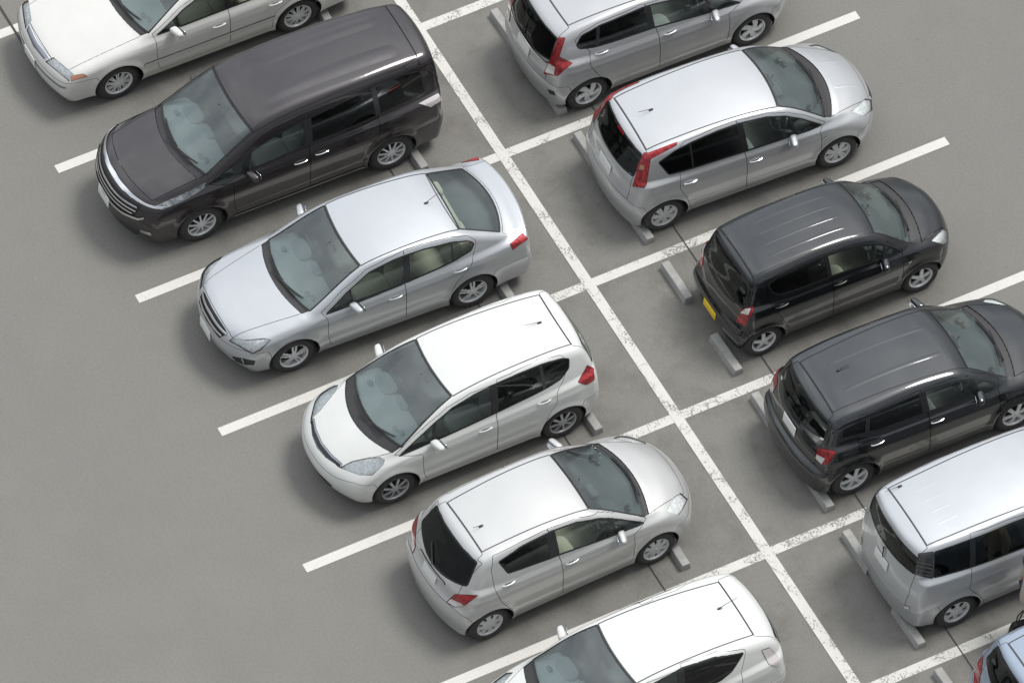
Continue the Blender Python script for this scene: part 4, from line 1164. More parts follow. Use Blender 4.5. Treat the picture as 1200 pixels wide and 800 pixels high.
reg('hatch_white', dash='dash_lit', name='hatchback', cat='car', label='white hatchback with dark thin-spoked wheels beside the silver sedan', paint='paint_white', wheel='thin', privacy=True,
  hood=(1.95,.30,.44, 1.46,.48,.69), cowl_y=.69, ws=(1.29,.37,.705, .32,.17,.545), roof=(.29,.17,.55, -1.52,.08,.475), tail='hatch', gate=(1.40,.05,.50,.52,0,.60), rg=(1.375,.1,.50,1.0,-.2,.63),
  up=[(1.17,.885),(.88,1.065),(.61,1.215),(.33,1.335),(-.02,1.405),(-.37,1.44),(-.72,1.455),(-1.02,1.455),(-1.33,1.41),(-1.43,1.365)], lo=[(-1.40,1.23),(-1.25,1.125),(-1.07,1.095),(-.29,1.02),(.65,.945)],
  pillars=[((.60,1.21),(.66,.95),.024),((-.31,1.44),(-.25,1.0),.05),((-1.0,1.46),(-1.0,1.08),.026)], fdoor=.82, xB=(-.35,-.26), rdr=[(-1.42,1.32),(-1.26,1.06),(-1.15,.97),(-1.14,.82),(-1.02,.66),(-.92,.42),(-.90,.30)],
  handles=[(-.08,.85),(-.96,.93)], mirror=(.66,.97), antenna=(-1.30,.0,1,.25,.22), fbz=.60, seat='seat_grey', wipers=[(1.36,-.05,1.24,.55),(1.33,.42,1.30,-.36)],
  extra=[lamp(VF,[(1.88,.445,.705),(1.72,.475,.785),(1.50,.57,.85),(1.39,.64,.875),(1.345,.70,.865),(1.38,.735,.82),(1.56,.765,.73),(1.70,.68,.715)], bulbs=[(1.66,.62,.74,.055),(1.52,.66,.79,.05)]),
   tail(VF,[(-1.48,.78,1.00),(-1.69,.63,1.08),(-1.82,.58,.88),(-1.77,.70,.80),(-1.60,.80,.895)]),
   front(VF,[(1.94,-.1,.765),(1.93,.0,.765),(1.90,.25,.765),(1.84,.43,.75),(1.87,.44,.705),(1.97,.20,.695),(2.0,.0,.69),(2.0,-.1,.69)],'grille_bar','grille','grille',-.004),
   front(VF,[(1.96,-.1,.745),(1.95,.0,.745),(1.92,.25,.742),(1.865,.41,.73),(1.875,.43,.712),(1.965,.20,.705),(1.99,.0,.70),(1.99,-.1,.70)],'grille_black','grille_insert','grillei',-.010),
   front(VN,[(-.06,.44),(.34,.44),(.44,.40),(.40,.31),(-.06,.29)],'grille_black','air_intake','intake',-.008)])
reg('hatch_silver', name='hatchback', cat='car', label='silver compact hatchback parked nose in with plastic wheel covers, in front of the white hatchback', paint='paint_silver_warm', wheel='cap8', privacy=True,
  hood=(1.93,.22,.47, 1.34,.27,.68), cowl_y=.68, ws=(1.275,.24,.70, .41,.05,.515), roof=(.38,.05,.52, -1.185,0,.47), tail='hatch', gate=(1.38,.02,.60,.62,.04,.50), rg=(1.362,.02,.545,.935,-.28,.62),
  up=[(1.11,.905),(.81,1.11),(.64,1.22),(.47,1.305),(.13,1.40),(-.22,1.43),(-.68,1.42),(-1.05,1.35)], lo=[(-.95,1.125),(-.33,1.06),(-.17,1.05),(.69,.955)],
  pillars=[((.615,1.22),(.695,.95),.022),((-.25,1.43),(-.25,1.0),.07)], fdoor=.885, xB=(-.27,-.18), rdr=[(-1.10,1.42),(-1.17,1.26),(-1.17,.96),(-1.10,.72),(-.94,.46),(-.92,.30)], handles=[(-.03,.885),(-.97,.985)],
  mirror=(.70,.985), antenna=(-1.0,-.12,-1,.2,.12), rbz=.67, seat='seat_beige', cabin='cabin_beige', wipers=[(1.30,-.10,1.24,.50),(1.28,.40,1.27,-.34)], wiper_flip=-1, rwiper=(0,.95,.22,1.10), plates=[(.78,.25,-1)],
  extra=[lamp(VB,[(1.47,.70,.845),(1.69,.52,.81),(1.83,.46,.745),(1.90,.52,.64),(1.75,.66,.69),(1.63,.745,.725)], bulbs=[(1.72,.58,.75,.05),(1.60,.66,.77,.05)]),
   tail(VB,[(-1.71,.45,.66),(-1.62,.52,.86),(-1.41,.77,.99),(-1.57,.69,.78),(-1.65,.59,.68)]),
   tail(VB,[(-1.70,.46,.67),(-1.65,.59,.685),(-1.575,.685,.775),(-1.60,.64,.80),(-1.665,.50,.77)],'clear_tail','tailc'),
   front(VR,[(-.06,.905),(.30,.905),(.34,.885),(.30,.87),(-.06,.87)],'paint_silver','garnish','garn',.014),
   front(VN,[(-.06,.60),(.30,.60),(.40,.50),(.30,.36),(-.06,.34)],'grille_black','grille','grille',-.008)])
reg('hybrid_white', dash='dash_lit', name='hatchback', cat='car', label='white hatchback with a sloping tail at the bottom edge of the photo', paint='paint_white', wheel='ten', privacy=True,
  hood=(1.90,.28,.48, 1.40,.32,.68), cowl_y=.68, ws=(1.27,.32,.70, .30,.17,.535), roof=(.27,.17,.54, -1.50,.0,.485), tail='hatch', gate=(1.24,.05,.54,.55,0,.60), rg=(1.17,.05,.54,.94,-.1,.57),
  up=[(1.10,.895),(.60,1.18),(.30,1.30),(.07,1.365),(-.39,1.405),(-.85,1.375),(-1.27,1.275)], lo=[(-1.05,1.09),(-.87,1.03),(.3,.945)],
  pillars=[((.50,1.22),(.58,.93),.024),((-.36,1.41),(-.30,.98),.05)], fdoor=.82, xB=(-.38,-.30), rdr=[(-1.30,1.30),(-1.18,1.02),(-1.16,.84),(-1.04,.66),(-.95,.42),(-.93,.30)], handles=[(-.10,.85),(-.98,.92)],
  mirror=(.60,.97), antenna=(-1.28,-.05,-1,.25,.26), fbz=.60, wipers=[(1.33,-.05,1.22,.55),(1.30,.42,1.28,-.36)],
  extra=[lamp(VF,[(1.90,.46,.70),(1.70,.55,.79),(1.40,.70,.86),(1.45,.76,.78),(1.72,.72,.68)]),
   ('tail',VF,on(VF,[(-1.53,.65,1.15),(-1.66,.62,1.10),(-1.80,.66,.82),(-1.74,.74,.78),(-1.58,.76,.95)]),dict(part='taillight',mat='clear_tail',lift=.008)),
   front(VN,[(-.06,.62),(.40,.62),(.40,.58),(-.06,.58)],'grille_black','grille','grille',-.008)])
reg('hatch_grey', name='hatchback', cat='car', label='grey silver hatchback with L-shaped tail lamps at the top edge of the photo', paint='paint_grey_silver', wheel='twist', privacy=True,
  hood=(1.93,.26,.48, 1.42,.44,.69), cowl_y=.69, ws=(1.30,.37,.70, .33,.17,.545), roof=(.30,.17,.55, -1.44,-.1,.465), tail='hatch', gate=(1.36,.05,.52,.62,0,.56), rg=(1.36,.05,.53,.93,-.2,.58),
  up=[(1.12,.905),(.85,1.085),(.6,1.225),(.3,1.35),(-.21,1.425),(-.37,1.435),(-1.01,1.42),(-1.31,1.36),(-1.41,1.24)], lo=[(-1.36,1.165),(-1.15,1.125),(-.23,1.075),(.66,.965)],
  pillars=[((.58,1.22),(.66,.96),.024),((-.29,1.44),(-.27,1.05),.05),((-1.04,1.43),(-1.11,1.12),.024)], fdoor=.87, xB=(-.31,-.19), rdr=[(-1.42,1.30),(-1.22,1.10),(-1.26,.90),(-1.14,.66),(-.96,.43),(-.94,.30)], handles=[(-.02,.93),(-1.06,1.02)], handle_mat='',
  mirror=(.66,.98), rbz=.64, wiper_flip=-1, rwiper=(.05,.97,.10,1.18), plates=[(.80,.2,-1)], seat='seat_grey',
  extra=[tail(VB,[(-1.82,.52,.70),(-1.71,.56,1.08),(-1.60,.53,1.36),(-1.52,.58,1.36),(-1.65,.655,1.11),(-1.50,.765,1.01),(-1.71,.72,.80)]),
   tail(VB,[(-1.80,.53,.74),(-1.76,.55,.93),(-1.70,.64,.90),(-1.74,.68,.80)],'clear_tail','tailc'),
   front(VR,[(-.06,.935),(.50,.93),(.56,.955),(.56,.935),(.50,.905),(-.06,.905)],'chrome','garnish','garn',.010),
   ('reflect',VB,on(VB,[(-1.80,.60,.44),(-1.76,.72,.50),(-1.74,.72,.40),(-1.78,.62,.36)]),dict(part='air_intake',mat='grille_black',lift=-.004)),
   lamp(VB,[(1.47,.70,.85),(1.72,.54,.80),(1.86,.48,.72),(1.78,.66,.70),(1.62,.75,.74)]),
   front(VN,[(-.06,.70),(.42,.70),(.42,.62),(-.06,.60)],'grille_black','grille','grille',-.008)])
reg('wagon_silver', ribs=[('bonnet_rib',1.52,1.92,y,.04,.003) for y in (-.24,.24)], name='hatchback', cat='car', label='tall silver hatchback with upright red tail lamps running up to the roof', paint='paint_silver', wheel='cap7', privacy=True,
  hood=(2.0,.22,.46, 1.46,.42,.69), cowl_y=.69, ws=(1.30,.27,.70, .56,.2,.56), roof=(.53,.2,.565, -1.46,.0,.51), tail='hatch', gate=(1.40,.05,.54,.62,0,.60), rg=(1.40,.05,.535,1.02,-.06,.575), gatew=.05,
  up=[(1.10,.935),(.80,1.175),(.56,1.315),(.28,1.405),(-.13,1.455),(-.47,1.46),(-.85,1.44),(-1.10,1.40),(-1.36,1.30)], lo=[(-1.23,1.055),(-.87,1.035),(-.09,.995),(.65,.96),(.94,.93)],
  pillars=[((.60,1.30),(.70,.95),.016),((-.12,1.46),(-.08,.98),.045),((-.87,1.46),(-.87,1.02),.014)], fdoor=1.02, xB=(-.15,-.09), rdr=[(-.95,1.47),(-1.05,1.40),(-1.07,1.02),(-1.10,.80),(-1.0,.58),(-.94,.36),(-.94,.30)], handles=[(.05,.82),(-.94,.86)], handle_mat='chrome',
  mirror=(.60,.98), antenna=(-1.12,.05,-1,.15,.20), rbz=.66, wiper_flip=-1, plates=[(.80,.18,-1)], seat='seat_grey',
  extra=[tail(VB,[(-1.70,.60,.89),(-1.59,.54,1.24),(-1.50,.52,1.41),(-1.44,.56,1.43),(-1.03,.58,1.47),(-1.06,.62,1.455),(-1.45,.63,1.37),(-1.56,.74,1.01),(-1.60,.75,.965)]),
   tail(VB,[(-1.60,.575,1.17),(-1.57,.56,1.25),(-1.52,.60,1.24),(-1.54,.62,1.17)],'orange_lens','tailc'),
   lamp(VB,[(1.58,.645,.85),(1.90,.45,.755),(2.03,.40,.62),(1.98,.54,.58),(1.75,.695,.735)], bulbs=[(1.84,.55,.71,.06),(1.70,.63,.76,.05)]),
   front(VN,[(-.06,.70),(.38,.70),(.38,.60),(-.06,.58)],'grille_black','grille','grille',-.008),
   front(VR,[(-.06,1.392),(.09,1.390),(.09,1.362),(-.06,1.364)],'dark_red_lens','brake_light','hm',.004),
   ('st1',VR,[(.47,1.05),(.52,1.05),(.52,1.085),(.47,1.085)],dict(part='sticker',mat='sticker',lift=.002,gap=0,skirt=.003)),
   ('turnr',VS,[(1.06,.73),(1.13,.74),(1.13,.77),(1.06,.76)],dict(part='turn_signal',mat='chrome',lift=.004))])
reg('kei_black', ribs=[('roof_rib',-1.0,.28,y,.028,.0028) for y in (-.30,-.10,.10,.30)], name='hatchback', cat='car', label='small black hatchback with a yellow number plate standing clear of its two wheel stops', paint='paint_black', wheel='five', privacy=True, dark=True, wheel_in=.02,
  hood=(1.75,.18,.42, 1.35,.28,.61), cowl_y=.61, ws=(1.22,.32,.60, .60,.2,.495), roof=(.57,.2,.50, -1.27,0,.475), tail='hatch', gate=(1.38,.02,.56,.56,0,.52), rg=(1.375,.03,.555,.86,-.40,.60),
  up=[(.88,.955),(.66,1.195),(.49,1.285),(.16,1.375),(-.20,1.40),(-.60,1.40),(-.93,1.385),(-1.11,1.315)], lo=[(-1.07,1.17),(-.97,1.08),(-.64,1.05),(-.20,1.04),(.21,1.015),(.66,.975)],
  pillars=[((.64,1.22),(.68,.96),.014),((-.22,1.41),(-.19,1.0),.03)], fdoor=.88, xB=(-.24,-.165), rdr=[(-1.14,1.36),(-1.10,1.0),(-1.02,.82),(-.92,.60),(-.84,.40),(-.84,.30)], handles=[(-.06,.90),(-.95,.92)], handle_mat='trim',
  mirror=(.60,.99), rbz=.575, wiper_flip=-1, plates=[(.46,.12,-1)], plate='plate_yellow', plate_h=.115, seat='seat_beige', cabin='cabin_beige', zb=.22,
  extra=[lamp(VB,[(1.40,.61,.86),(1.68,.44,.775),(1.80,.42,.64),(1.75,.54,.58),(1.60,.62,.68)], bulbs=[(1.62,.53,.73,.06),(1.52,.57,.78,.04)]),
   tail(VB,[(-1.50,.45,.60),(-1.45,.49,.87),(-1.33,.62,1.04),(-1.35,.655,.96),(-1.45,.60,.64)]),
   tail(VB,[(-1.47,.50,.82),(-1.41,.54,.93),(-1.36,.60,.97),(-1.40,.60,.84)],'clear_tail','tailc'),
   front(VN,[(-.06,.66),(.30,.66),(.30,.58),(-.06,.58)],'grille_black','grille','grille',-.008),
   ('st1',VR,[(.50,1.02),(.55,1.03),(.55,1.07),(.50,1.06)],dict(part='sticker',mat='sticker',lift=.002,gap=0,skirt=.003)),
   ('turnr',VS,[(.98,.74),(1.03,.75),(1.03,.78),(.98,.77)],dict(part='turn_signal',mat='chrome',lift=.004))])
reg('wagon_dark', ribs=[('roof_rib',-1.15,.40,y,.045,.004) for y in (-.24,.24)], name='hatchback', cat='car', label='dark grey hatchback with a white number plate and stepped rear bumper, behind the silver van', paint='paint_graphite', wheel='six', privacy=True, dark=True,
  hood=(1.92,.20,.50, 1.38,.28,.68), cowl_y=.68, ws=(1.27,.22,.665, .61,.1,.55), roof=(.58,.1,.555, -1.395,0,.475), tail='hatch', gate=(1.39,.05,.60,.68,0,.62), rg=(1.385,.05,.56,1.03,-.25,.63),
  up=[(.95,1.03),(.77,1.17),(.59,1.29),(.25,1.39),(-.10,1.41),(-.23,1.41),(-.76,1.385),(-1.0,1.37),(-1.36,1.30)], lo=[(-1.40,1.15),(-1.04,1.13),(-.83,1.10),(-.22,1.08),(.70,1.02)],
  pillars=[((.60,1.3),(.64,1.0),.02),((-.17,1.42),(-.14,1.05),.05),((-.98,1.38),(-1.03,1.1),.03)], fdoor=.92, xB=(-.18,-.11), rdr=[(-1.10,1.42),(-1.15,1.10),(-1.17,.95),(-1.06,.82),(-.93,.50),(-.91,.30)], handles=[(.0,.90),(-.90,.93)], handle_mat='chrome',
  mirror=(.62,1.08), antenna=(-1.02,.08,1,.1,.16), rbz=.705, wiper_flip=-1, plates=[(.86,.12,-1)], seat='seat_grey',
  extra=[tail(VB,[(-1.70,.60,.79),(-1.65,.57,.95),(-1.49,.78,1.01),(-1.60,.79,.82),(-1.66,.71,.74)]),
   tail(VB,[(-1.70,.61,.79),(-1.68,.60,.86),(-1.61,.71,.85),(-1.66,.71,.75)],'clear_tail','tailc'),
   lamp(VB,[(1.50,.68,.87),(1.72,.54,.84),(1.88,.46,.76),(1.80,.66,.70),(1.62,.74,.76)], bulbs=[(1.74,.58,.77,.06)]),
   front(VN,[(-.06,.74),(.40,.74),(.40,.64),(-.06,.62)],'grille_black','grille','grille',-.008),
   ('st1',VR,[(.545,1.13),(.60,1.14),(.60,1.175),(.545,1.165)],dict(part='sticker',mat='sticker',lift=.002,gap=0,skirt=.003)),
   ('st2',VR,[(.545,1.085),(.60,1.095),(.60,1.125),(.545,1.115)],dict(part='sticker',mat='sticker',lift=.002,gap=0,skirt=.003))])
reg('van_silver', ribs=[('roof_rib',-1.45,-1.10,y,.03,.0010) for y in (-.30,-.10,.10,.30)], name='minivan', cat='car', label='tall light silver minivan with smoked horizontal-rib tail lamps at the right edge', paint='paint_silver_cool', wheel='cap6', privacy=True, door_up=.05,
  hood=(1.95,.2,.50, 1.50,.28,.68), cowl_y=.68, ws=(1.38,.28,.69, .53,.1,.60), roof=(.50,.1,.60, -1.70,0,.53), tail='hatch', gate=(1.56,.05,.64,.56,0,.58), rg=(1.52,.06,.585,1.18,-.06,.62), gatew=.10,
  up=[(1.25,1.02),(.9,1.28),(.6,1.44),(.2,1.535),(-.5,1.57),(-1.14,1.575),(-1.65,1.565)], lo=[(-1.69,1.13),(-1.19,1.10),(-.5,1.07),(1.0,1.0)],
  pillars=[((-.10,1.57),(-.10,1.05),.05),((-1.10,1.58),(-1.13,1.09),.04)], fdoor=.95, xB=(-.12,-.09), rdr=[(-1.12,1.63),(-1.15,1.12),(-1.20,.75),(-1.05,.52),(-.97,.36),(-.97,.30)], handles=[(.05,.88),(-.28,.90)],
  mirror=(.80,1.05), antenna=(-1.55,.47,-1,.0,.22), rbz=.50, rb=.10, wiper_flip=-1, rwiper=(.0,1.16,-.03,1.0), plates=[(.92,.12,-1)], seatz=.08, hpoint=.1, rows=[-.75,-1.4], seat='seat_grey',
  extra=[('louv',VB,on(VB,[(-1.90,.60,1.20),(-1.83,.55,1.545),(-1.65,.62,1.565),(-1.70,.725,1.125)]),dict(part='taillight',mat='smoke_lens',lift=.002)),
   ('lv1',VB,on(VB,[(-1.90,.60,1.225),(-1.895,.60,1.255),(-1.70,.715,1.185),(-1.70,.72,1.155)]),dict(part='lamp_rib',mat='lamp_rib',lift=.006)),
   ('lv2',VB,on(VB,[(-1.885,.59,1.285),(-1.88,.59,1.315),(-1.69,.705,1.245),(-1.69,.71,1.215)]),dict(part='lamp_rib',mat='lamp_rib',lift=.006)),
   ('lv3',VB,on(VB,[(-1.87,.58,1.345),(-1.865,.58,1.375),(-1.68,.69,1.305),(-1.68,.695,1.275)]),dict(part='lamp_rib',mat='lamp_rib',lift=.006)),
   ('lv4',VB,on(VB,[(-1.86,.57,1.405),(-1.855,.57,1.435),(-1.67,.675,1.365),(-1.67,.68,1.335)]),dict(part='lamp_rib',mat='lamp_rib',lift=.008)),
   ('turnr',VB,on(VB,[(-2.03,.60,.60),(-1.99,.66,.62),(-1.99,.67,.57),(-2.03,.61,.55)]),dict(part='reflector_lamp',mat='clear_tail',lift=.006)),
   lamp(VB,[(1.50,.68,.90),(1.72,.54,.88),(1.90,.46,.80),(1.80,.66,.72),(1.62,.74,.78)]),
   front(VN,[(-.06,.74),(.40,.74),(.40,.64),(-.06,.62)],'grille_black','grille','grille',-.008)])
reg('hatch_blue', name='hatchback', cat='car', label='light blue hatchback cut off by the lower right corner', paint='paint_blue', wheel='cap7', privacy=True,
  hood=(1.93,.22,.47, 1.34,.27,.67), cowl_y=.67, ws=(1.275,.24,.69, .41,.05,.505), roof=(.38,.05,.51, -1.185,0,.46), tail='hatch', gate=(1.38,.02,.59,.62,.04,.50), rg=(1.362,.02,.535,.965,-.28,.61),
  up=[(1.11,.905),(.81,1.11),(.64,1.22),(.47,1.305),(.13,1.40),(-.22,1.43),(-.68,1.42),(-1.05,1.35)], lo=[(-.95,1.125),(-.33,1.06),(-.17,1.05),(.69,.955)],
  pillars=[((.615,1.22),(.695,.95),.022),((-.25,1.43),(-.25,1.0),.07)], fdoor=.885, xB=(-.27,-.18), rdr=[(-1.10,1.42),(-1.17,1.26),(-1.17,.96),(-1.10,.72),(-.94,.46),(-.92,.30)], handles=[(-.03,.885),(-.97,.985)],
  mirror=(.70,.985), rbz=.67, wiper_flip=-1, plates=[(.78,.2,-1)],
  extra=[tail(VB,[(-1.62,.52,.66),(-1.53,.56,.95),(-1.40,.70,1.02),(-1.45,.76,.98),(-1.52,.72,.72)]),
   lamp(VB,[(1.47,.70,.845),(1.69,.52,.81),(1.83,.46,.745),(1.75,.66,.69),(1.63,.745,.725)])])
# ------------------------------------------------------------------ the parking lot
def asphalt_mat():
    m, nt, b = pbr('asphalt', (.19, .185, .175), .85)
    L = nt.links
    tc = nt.nodes.new('ShaderNodeTexCoord')
    def nz(scale, detail, rough=.55, vec=None):
        n = nt.nodes.new('ShaderNodeTexNoise'); n.inputs['Scale'].default_value = scale; n.inputs['Detail'].default_value = detail; n.inputs['Roughness'].default_value = rough
        L.new(vec or tc.outputs['Object'], n.inputs['Vector']); return n
    def mix(a, b_, f, mode='MIX'):
        x = nt.nodes.new('ShaderNodeMixRGB'); x.blend_type = mode
        if isinstance(f, float): x.inputs[0].default_value = f
        else: L.new(f, x.inputs[0])
        for s_, q in ((1, a), (2, b_)):
            if isinstance(q, tuple): x.inputs[s_].default_value = (*q, 1)
            else: L.new(q, x.inputs[s_])
        return x.outputs[0]
    big = ramp(nt, nz(.22, 5, .6).outputs['Fac'], [(.30, (.184, .180, .167)), (.50, (.190, .186, .172)), (.72, (.196, .191, .176))])
    mid = ramp(nt, nz(1.3, 6, .62).outputs['Fac'], [(.32, (.97, .97, .97)), (.52, (1, 1, 1)), (.74, (1.025, 1.02, 1.01))])
    c = mix(big.outputs[0], mid.outputs[0], 1.0, 'MULTIPLY')
    # warm scuffed patches
    warm = ramp(nt, nz(.75, 7, .68).outputs['Fac'], [(.56, (0, 0, 0)), (.74, (.35, .35, .35))])
    c = mix(c, (.230, .210, .186), warm.outputs[0])
    # darker tyre-rubbed and oily marks, in bands along the rows where wheels and engines stand
    sx = nt.nodes.new('ShaderNodeSeparateXYZ'); L.new(tc.outputs['Object'], sx.inputs[0])
    ab = nt.nodes.new('ShaderNodeMath'); ab.operation = 'ABSOLUTE'; L.new(sx.outputs['Y'], ab.inputs[0])
    band = ramp(nt, ab.outputs[0], [(.0, (.75,)*3), (.16, (.85,)*3), (.34, (.70,)*3), (.50, (.06,)*3)])
    band.color_ramp.interpolation = 'EASE'
    mp = nt.nodes.new('ShaderNodeMath'); mp.operation = 'MULTIPLY'; mp.inputs[1].default_value = .1; L.new(ab.outputs[0], mp.inputs[0]); L.new(mp.outputs[0], band.inputs[0])
    st = ramp(nt, nz(1.6, 8, .68).outputs['Fac'], [(.46, (0, 0, 0)), (.66, (1, 1, 1))])
    f = nt.nodes.new('ShaderNodeMath'); f.operation = 'MULTIPLY'; L.new(band.outputs[0], f.inputs[0]); L.new(st.outputs[0], f.inputs[1])
    c = mix(c, (.140, .132, .117), f.outputs[0])
    # small pale spots and dark specks
    sp = ramp(nt, nz(9, 3, .5).outputs['Fac'], [(.70, (0, 0, 0)), (.78, (.5, .5, .5))]); c = mix(c, (.27, .26, .245), sp.outputs[0])
    dk = ramp(nt, nz(6.5, 2, .5, None).outputs['Fac'], [(.20, (.45, .45, .45)), (.28, (0, 0, 0))]); c = mix(c, (.11, .108, .105), dk.outputs[0])
    # stone grain
    gr = ramp(nt, nz(85, 2, .7).outputs['Fac'], [(.28, (.72, .72, .72)), (.5, (1, 1, 1)), (.75, (1.25, 1.25, 1.24))])
    g2 = ramp(nt, nz(26, 3, .6).outputs['Fac'], [(.3, (.92, .92, .92)), (.5, (1, 1, 1)), (.72, (1.07, 1.07, 1.06))]); c = mix(c, g2.outputs[0], 1.0, 'MULTIPLY')
    c = mix(c, gr.outputs[0], 1.0, 'MULTIPLY')
    L.new(c, b.inputs['Base Color'])
    bp = nt.nodes.new('ShaderNodeBump'); bp.inputs['Strength'].default_value = .35; bp.inputs['Distance'].default_value = .004
    L.new(nz(120, 3, .6).outputs['Fac'], bp.inputs['Height']); L.new(bp.outputs[0], b.inputs['Normal'])
asphalt_mat()
def paint_mat(name, wear):
    """Road paint with cracks and flaked-off places that show the ground under it; wear 0..1."""
    m, nt, b = pbr(name, (.62, .61, .575), .7)
    L = nt.links; tc = nt.nodes.new('ShaderNodeTexCoord')
    n1 = nt.nodes.new('ShaderNodeTexNoise'); n1.inputs['Scale'].default_value = 3.0; n1.inputs['Detail'].default_value = 3; L.new(tc.outputs['Object'], n1.inputs['Vector'])
    n2 = nt.nodes.new('ShaderNodeTexNoise'); n2.inputs['Scale'].default_value = 34; n2.inputs['Detail'].default_value = 6; n2.inputs['Roughness'].default_value = .7; L.new(tc.outputs['Object'], n2.inputs['Vector'])
    # where the paint is worn: patches along the line
    r1 = ramp(nt, n1.outputs['Fac'], [(.36, (0, 0, 0)), (.62, (1, 1, 1))])
    ad = nt.nodes.new('ShaderNodeMath'); ad.operation = 'MULTIPLY_ADD'; ad.inputs[1].default_value = .16*wear; L.new(r1.outputs[0], ad.inputs[0]); L.new(n2.outputs['Fac'], ad.inputs[2])
    ch = ramp(nt, ad.outputs[0], [(.685-.02*wear, (0, 0, 0)), (.73-.02*wear, (1, 1, 1))])
    # cracks
    vd = nt.nodes.new('ShaderNodeTexNoise'); vd.inputs['Scale'].default_value = 7; vd.inputs['Detail'].default_value = 3; L.new(tc.outputs['Object'], vd.inputs['Vector'])
    mv = nt.nodes.new('ShaderNodeMixRGB'); mv.inputs[0].default_value = .10; L.new(tc.outputs['Object'], mv.inputs[1]); L.new(vd.outputs['Color'], mv.inputs[2])
    vo = nt.nodes.new('ShaderNodeTexVoronoi'); vo.feature = 'DISTANCE_TO_EDGE'; vo.inputs['Scale'].default_value = 3.0; L.new(mv.outputs[0], vo.inputs['Vector'])
    cr = ramp(nt, vo.outputs['Distance'], [(.0, (1, 1, 1)), (.016+.014*wear, (0, 0, 0))])
    cm = nt.nodes.new('ShaderNodeMath'); cm.operation = 'MULTIPLY'; L.new(cr.outputs[0], cm.inputs[0])
    r3 = ramp(nt, n1.outputs['Fac'], [(.50-.06*wear, (0, 0, 0)), (.66-.08*wear, (wear*.9,)*3)]); L.new(r3.outputs[0], cm.inputs[1])
    mx = nt.nodes.new('ShaderNodeMath'); mx.operation = 'MAXIMUM'; L.new(ch.outputs[0], mx.inputs[0]); L.new(cm.outputs[0], mx.inputs[1])
    iv = nt.nodes.new('ShaderNodeMath'); iv.operation = 'SUBTRACT'; iv.inputs[0].default_value = 1; L.new(mx.outputs[0], iv.inputs[1])
    sc_ = nt.nodes.new('ShaderNodeMapRange'); sc_.inputs['To Min'].default_value = .28; L.new(iv.outputs[0], sc_.inputs['Value']); L.new(sc_.outputs['Result'], b.inputs['Alpha'])
    d = ramp(nt, n2.outputs['Fac'], [(.3, (.56, .55, .515)), (.7, (.66, .65, .615))]); L.new(d.outputs[0], b.inputs['Base Color'])
    return m
paint_mat('road_paint_worn', 1.15); paint_mat('road_paint', .25); paint_mat('road_paint_spine', .95)
pbr('joint_tar', (.045, .044, .042), .8)
def concrete_mat():
    m, nt, b = pbr('concrete', (.28, .28, .27), .8)
    n = noise(nt, 6, 8, .65); r = ramp(nt, n.outputs['Fac'], [(.3, (.26, .26, .25)), (.52, (.34, .338, .325)), (.75, (.40, .395, .38))])
    nt.links.new(r.outputs[0], b.inputs['Base Color'])
    n2 = noise(nt, 60, 3); bp = nt.nodes.new('ShaderNodeBump'); bp.inputs['Strength'].default_value = .4; bp.inputs['Distance'].default_value = .004
    nt.links.new(n2.outputs['Fac'], bp.inputs['Height']); nt.links.new(bp.outputs[0], b.inputs['Normal'])
concrete_mat()
def sheet(name, quads, m):
    V = []; F = []
    for (x0, y0, x1, y1, z) in quads:
        k = len(V); V += [(x0, y0, z), (x1, y0, z), (x1, y1, z), (x0, y1, z)]; F.append((k, k+1, k+2, k+3))
    me = bpy.data.meshes.new(name); me.from_pydata(V, [], F); me.materials.append(m)
    o = link(name, me); o['kind'] = 'structure'; return o
sheet('ground', [(-220, -220, 220, 220, 0)], M['asphalt'])
PITCH = 2.5625
rnd = random.Random(5)
for i in range(-1, 9):
    x = i*PITCH
    sheet('bay_line', [(x-.075, -5.565, x+.075, -2.2, .004)], M['road_paint'])
    sheet('bay_line', [(x-.075+rnd.uniform(-.004, .004), -2.2, x+.075, 2.9, .004)], M['road_paint_worn'])
    sheet('bay_line', [(x-.075, 2.9, x+.075, 5.555, .004)], M['road_paint'])
sheet('centre_line', [(-14, -.075, 30, .075, .008)], M['road_paint_spine'])
sheet('pavement_joint', [(-14, 1.488, 30, 1.502, .012)], M['joint_tar'])
sheet('pavement_joint', [(-14, -1.502, 30, -1.488, .012)], M['joint_tar'])
sheet('pavement_joint', [(-6, -5.03, -2.25, -5.00, .012)], M['joint_tar'])

# ------------------------------------------------------------------ concrete wheel stops, two to a bay
def make_stop():
    bm = bmesh.new()
    prof = [(-.075, 0), (-.070, .035), (-.058, .108), (-.050, .116), (.050, .116), (.058, .108), (.070, .035), (.075, 0)]
    L = .35; rings = []
    for x, k in ((-L, .0), (-L+.012, 1), (L-.012, 1), (L, 0)):
        rings.append([bm.verts.new((x, y*(.94 if k == 0 else 1), z*(.96 if k == 0 else 1))) for y, z in prof])
    n = len(prof)
    for a, b_ in zip(rings, rings[1:]):
        for i in range(n-1): bm.faces.new((a[i], a[i+1], b_[i+1], b_[i]))
    bm.faces.new(rings[0][::-1]); bm.faces.new(rings[-1])
    bmesh.ops.recalc_face_normals(bm, faces=bm.faces)
    me = bpy.data.meshes.new('wheel_stop'); bm.to_mesh(me); bm.free(); me.materials.append(M['concrete']); return me
stop_me = make_stop()
ROW_L = {-1: 'white sedan', 0: 'dark minivan', 1: 'silver sedan', 2: 'white hatchback', 3: 'silver compact hatchback', 4: 'white bottom-edge hatchback'}
ROW_R = {0: 'silver top-edge hatchback', 1: 'tall silver hatchback', 2: 'small black hatchback', 3: 'dark grey hatchback', 4: 'silver minivan', 5: 'light blue hatchback'}
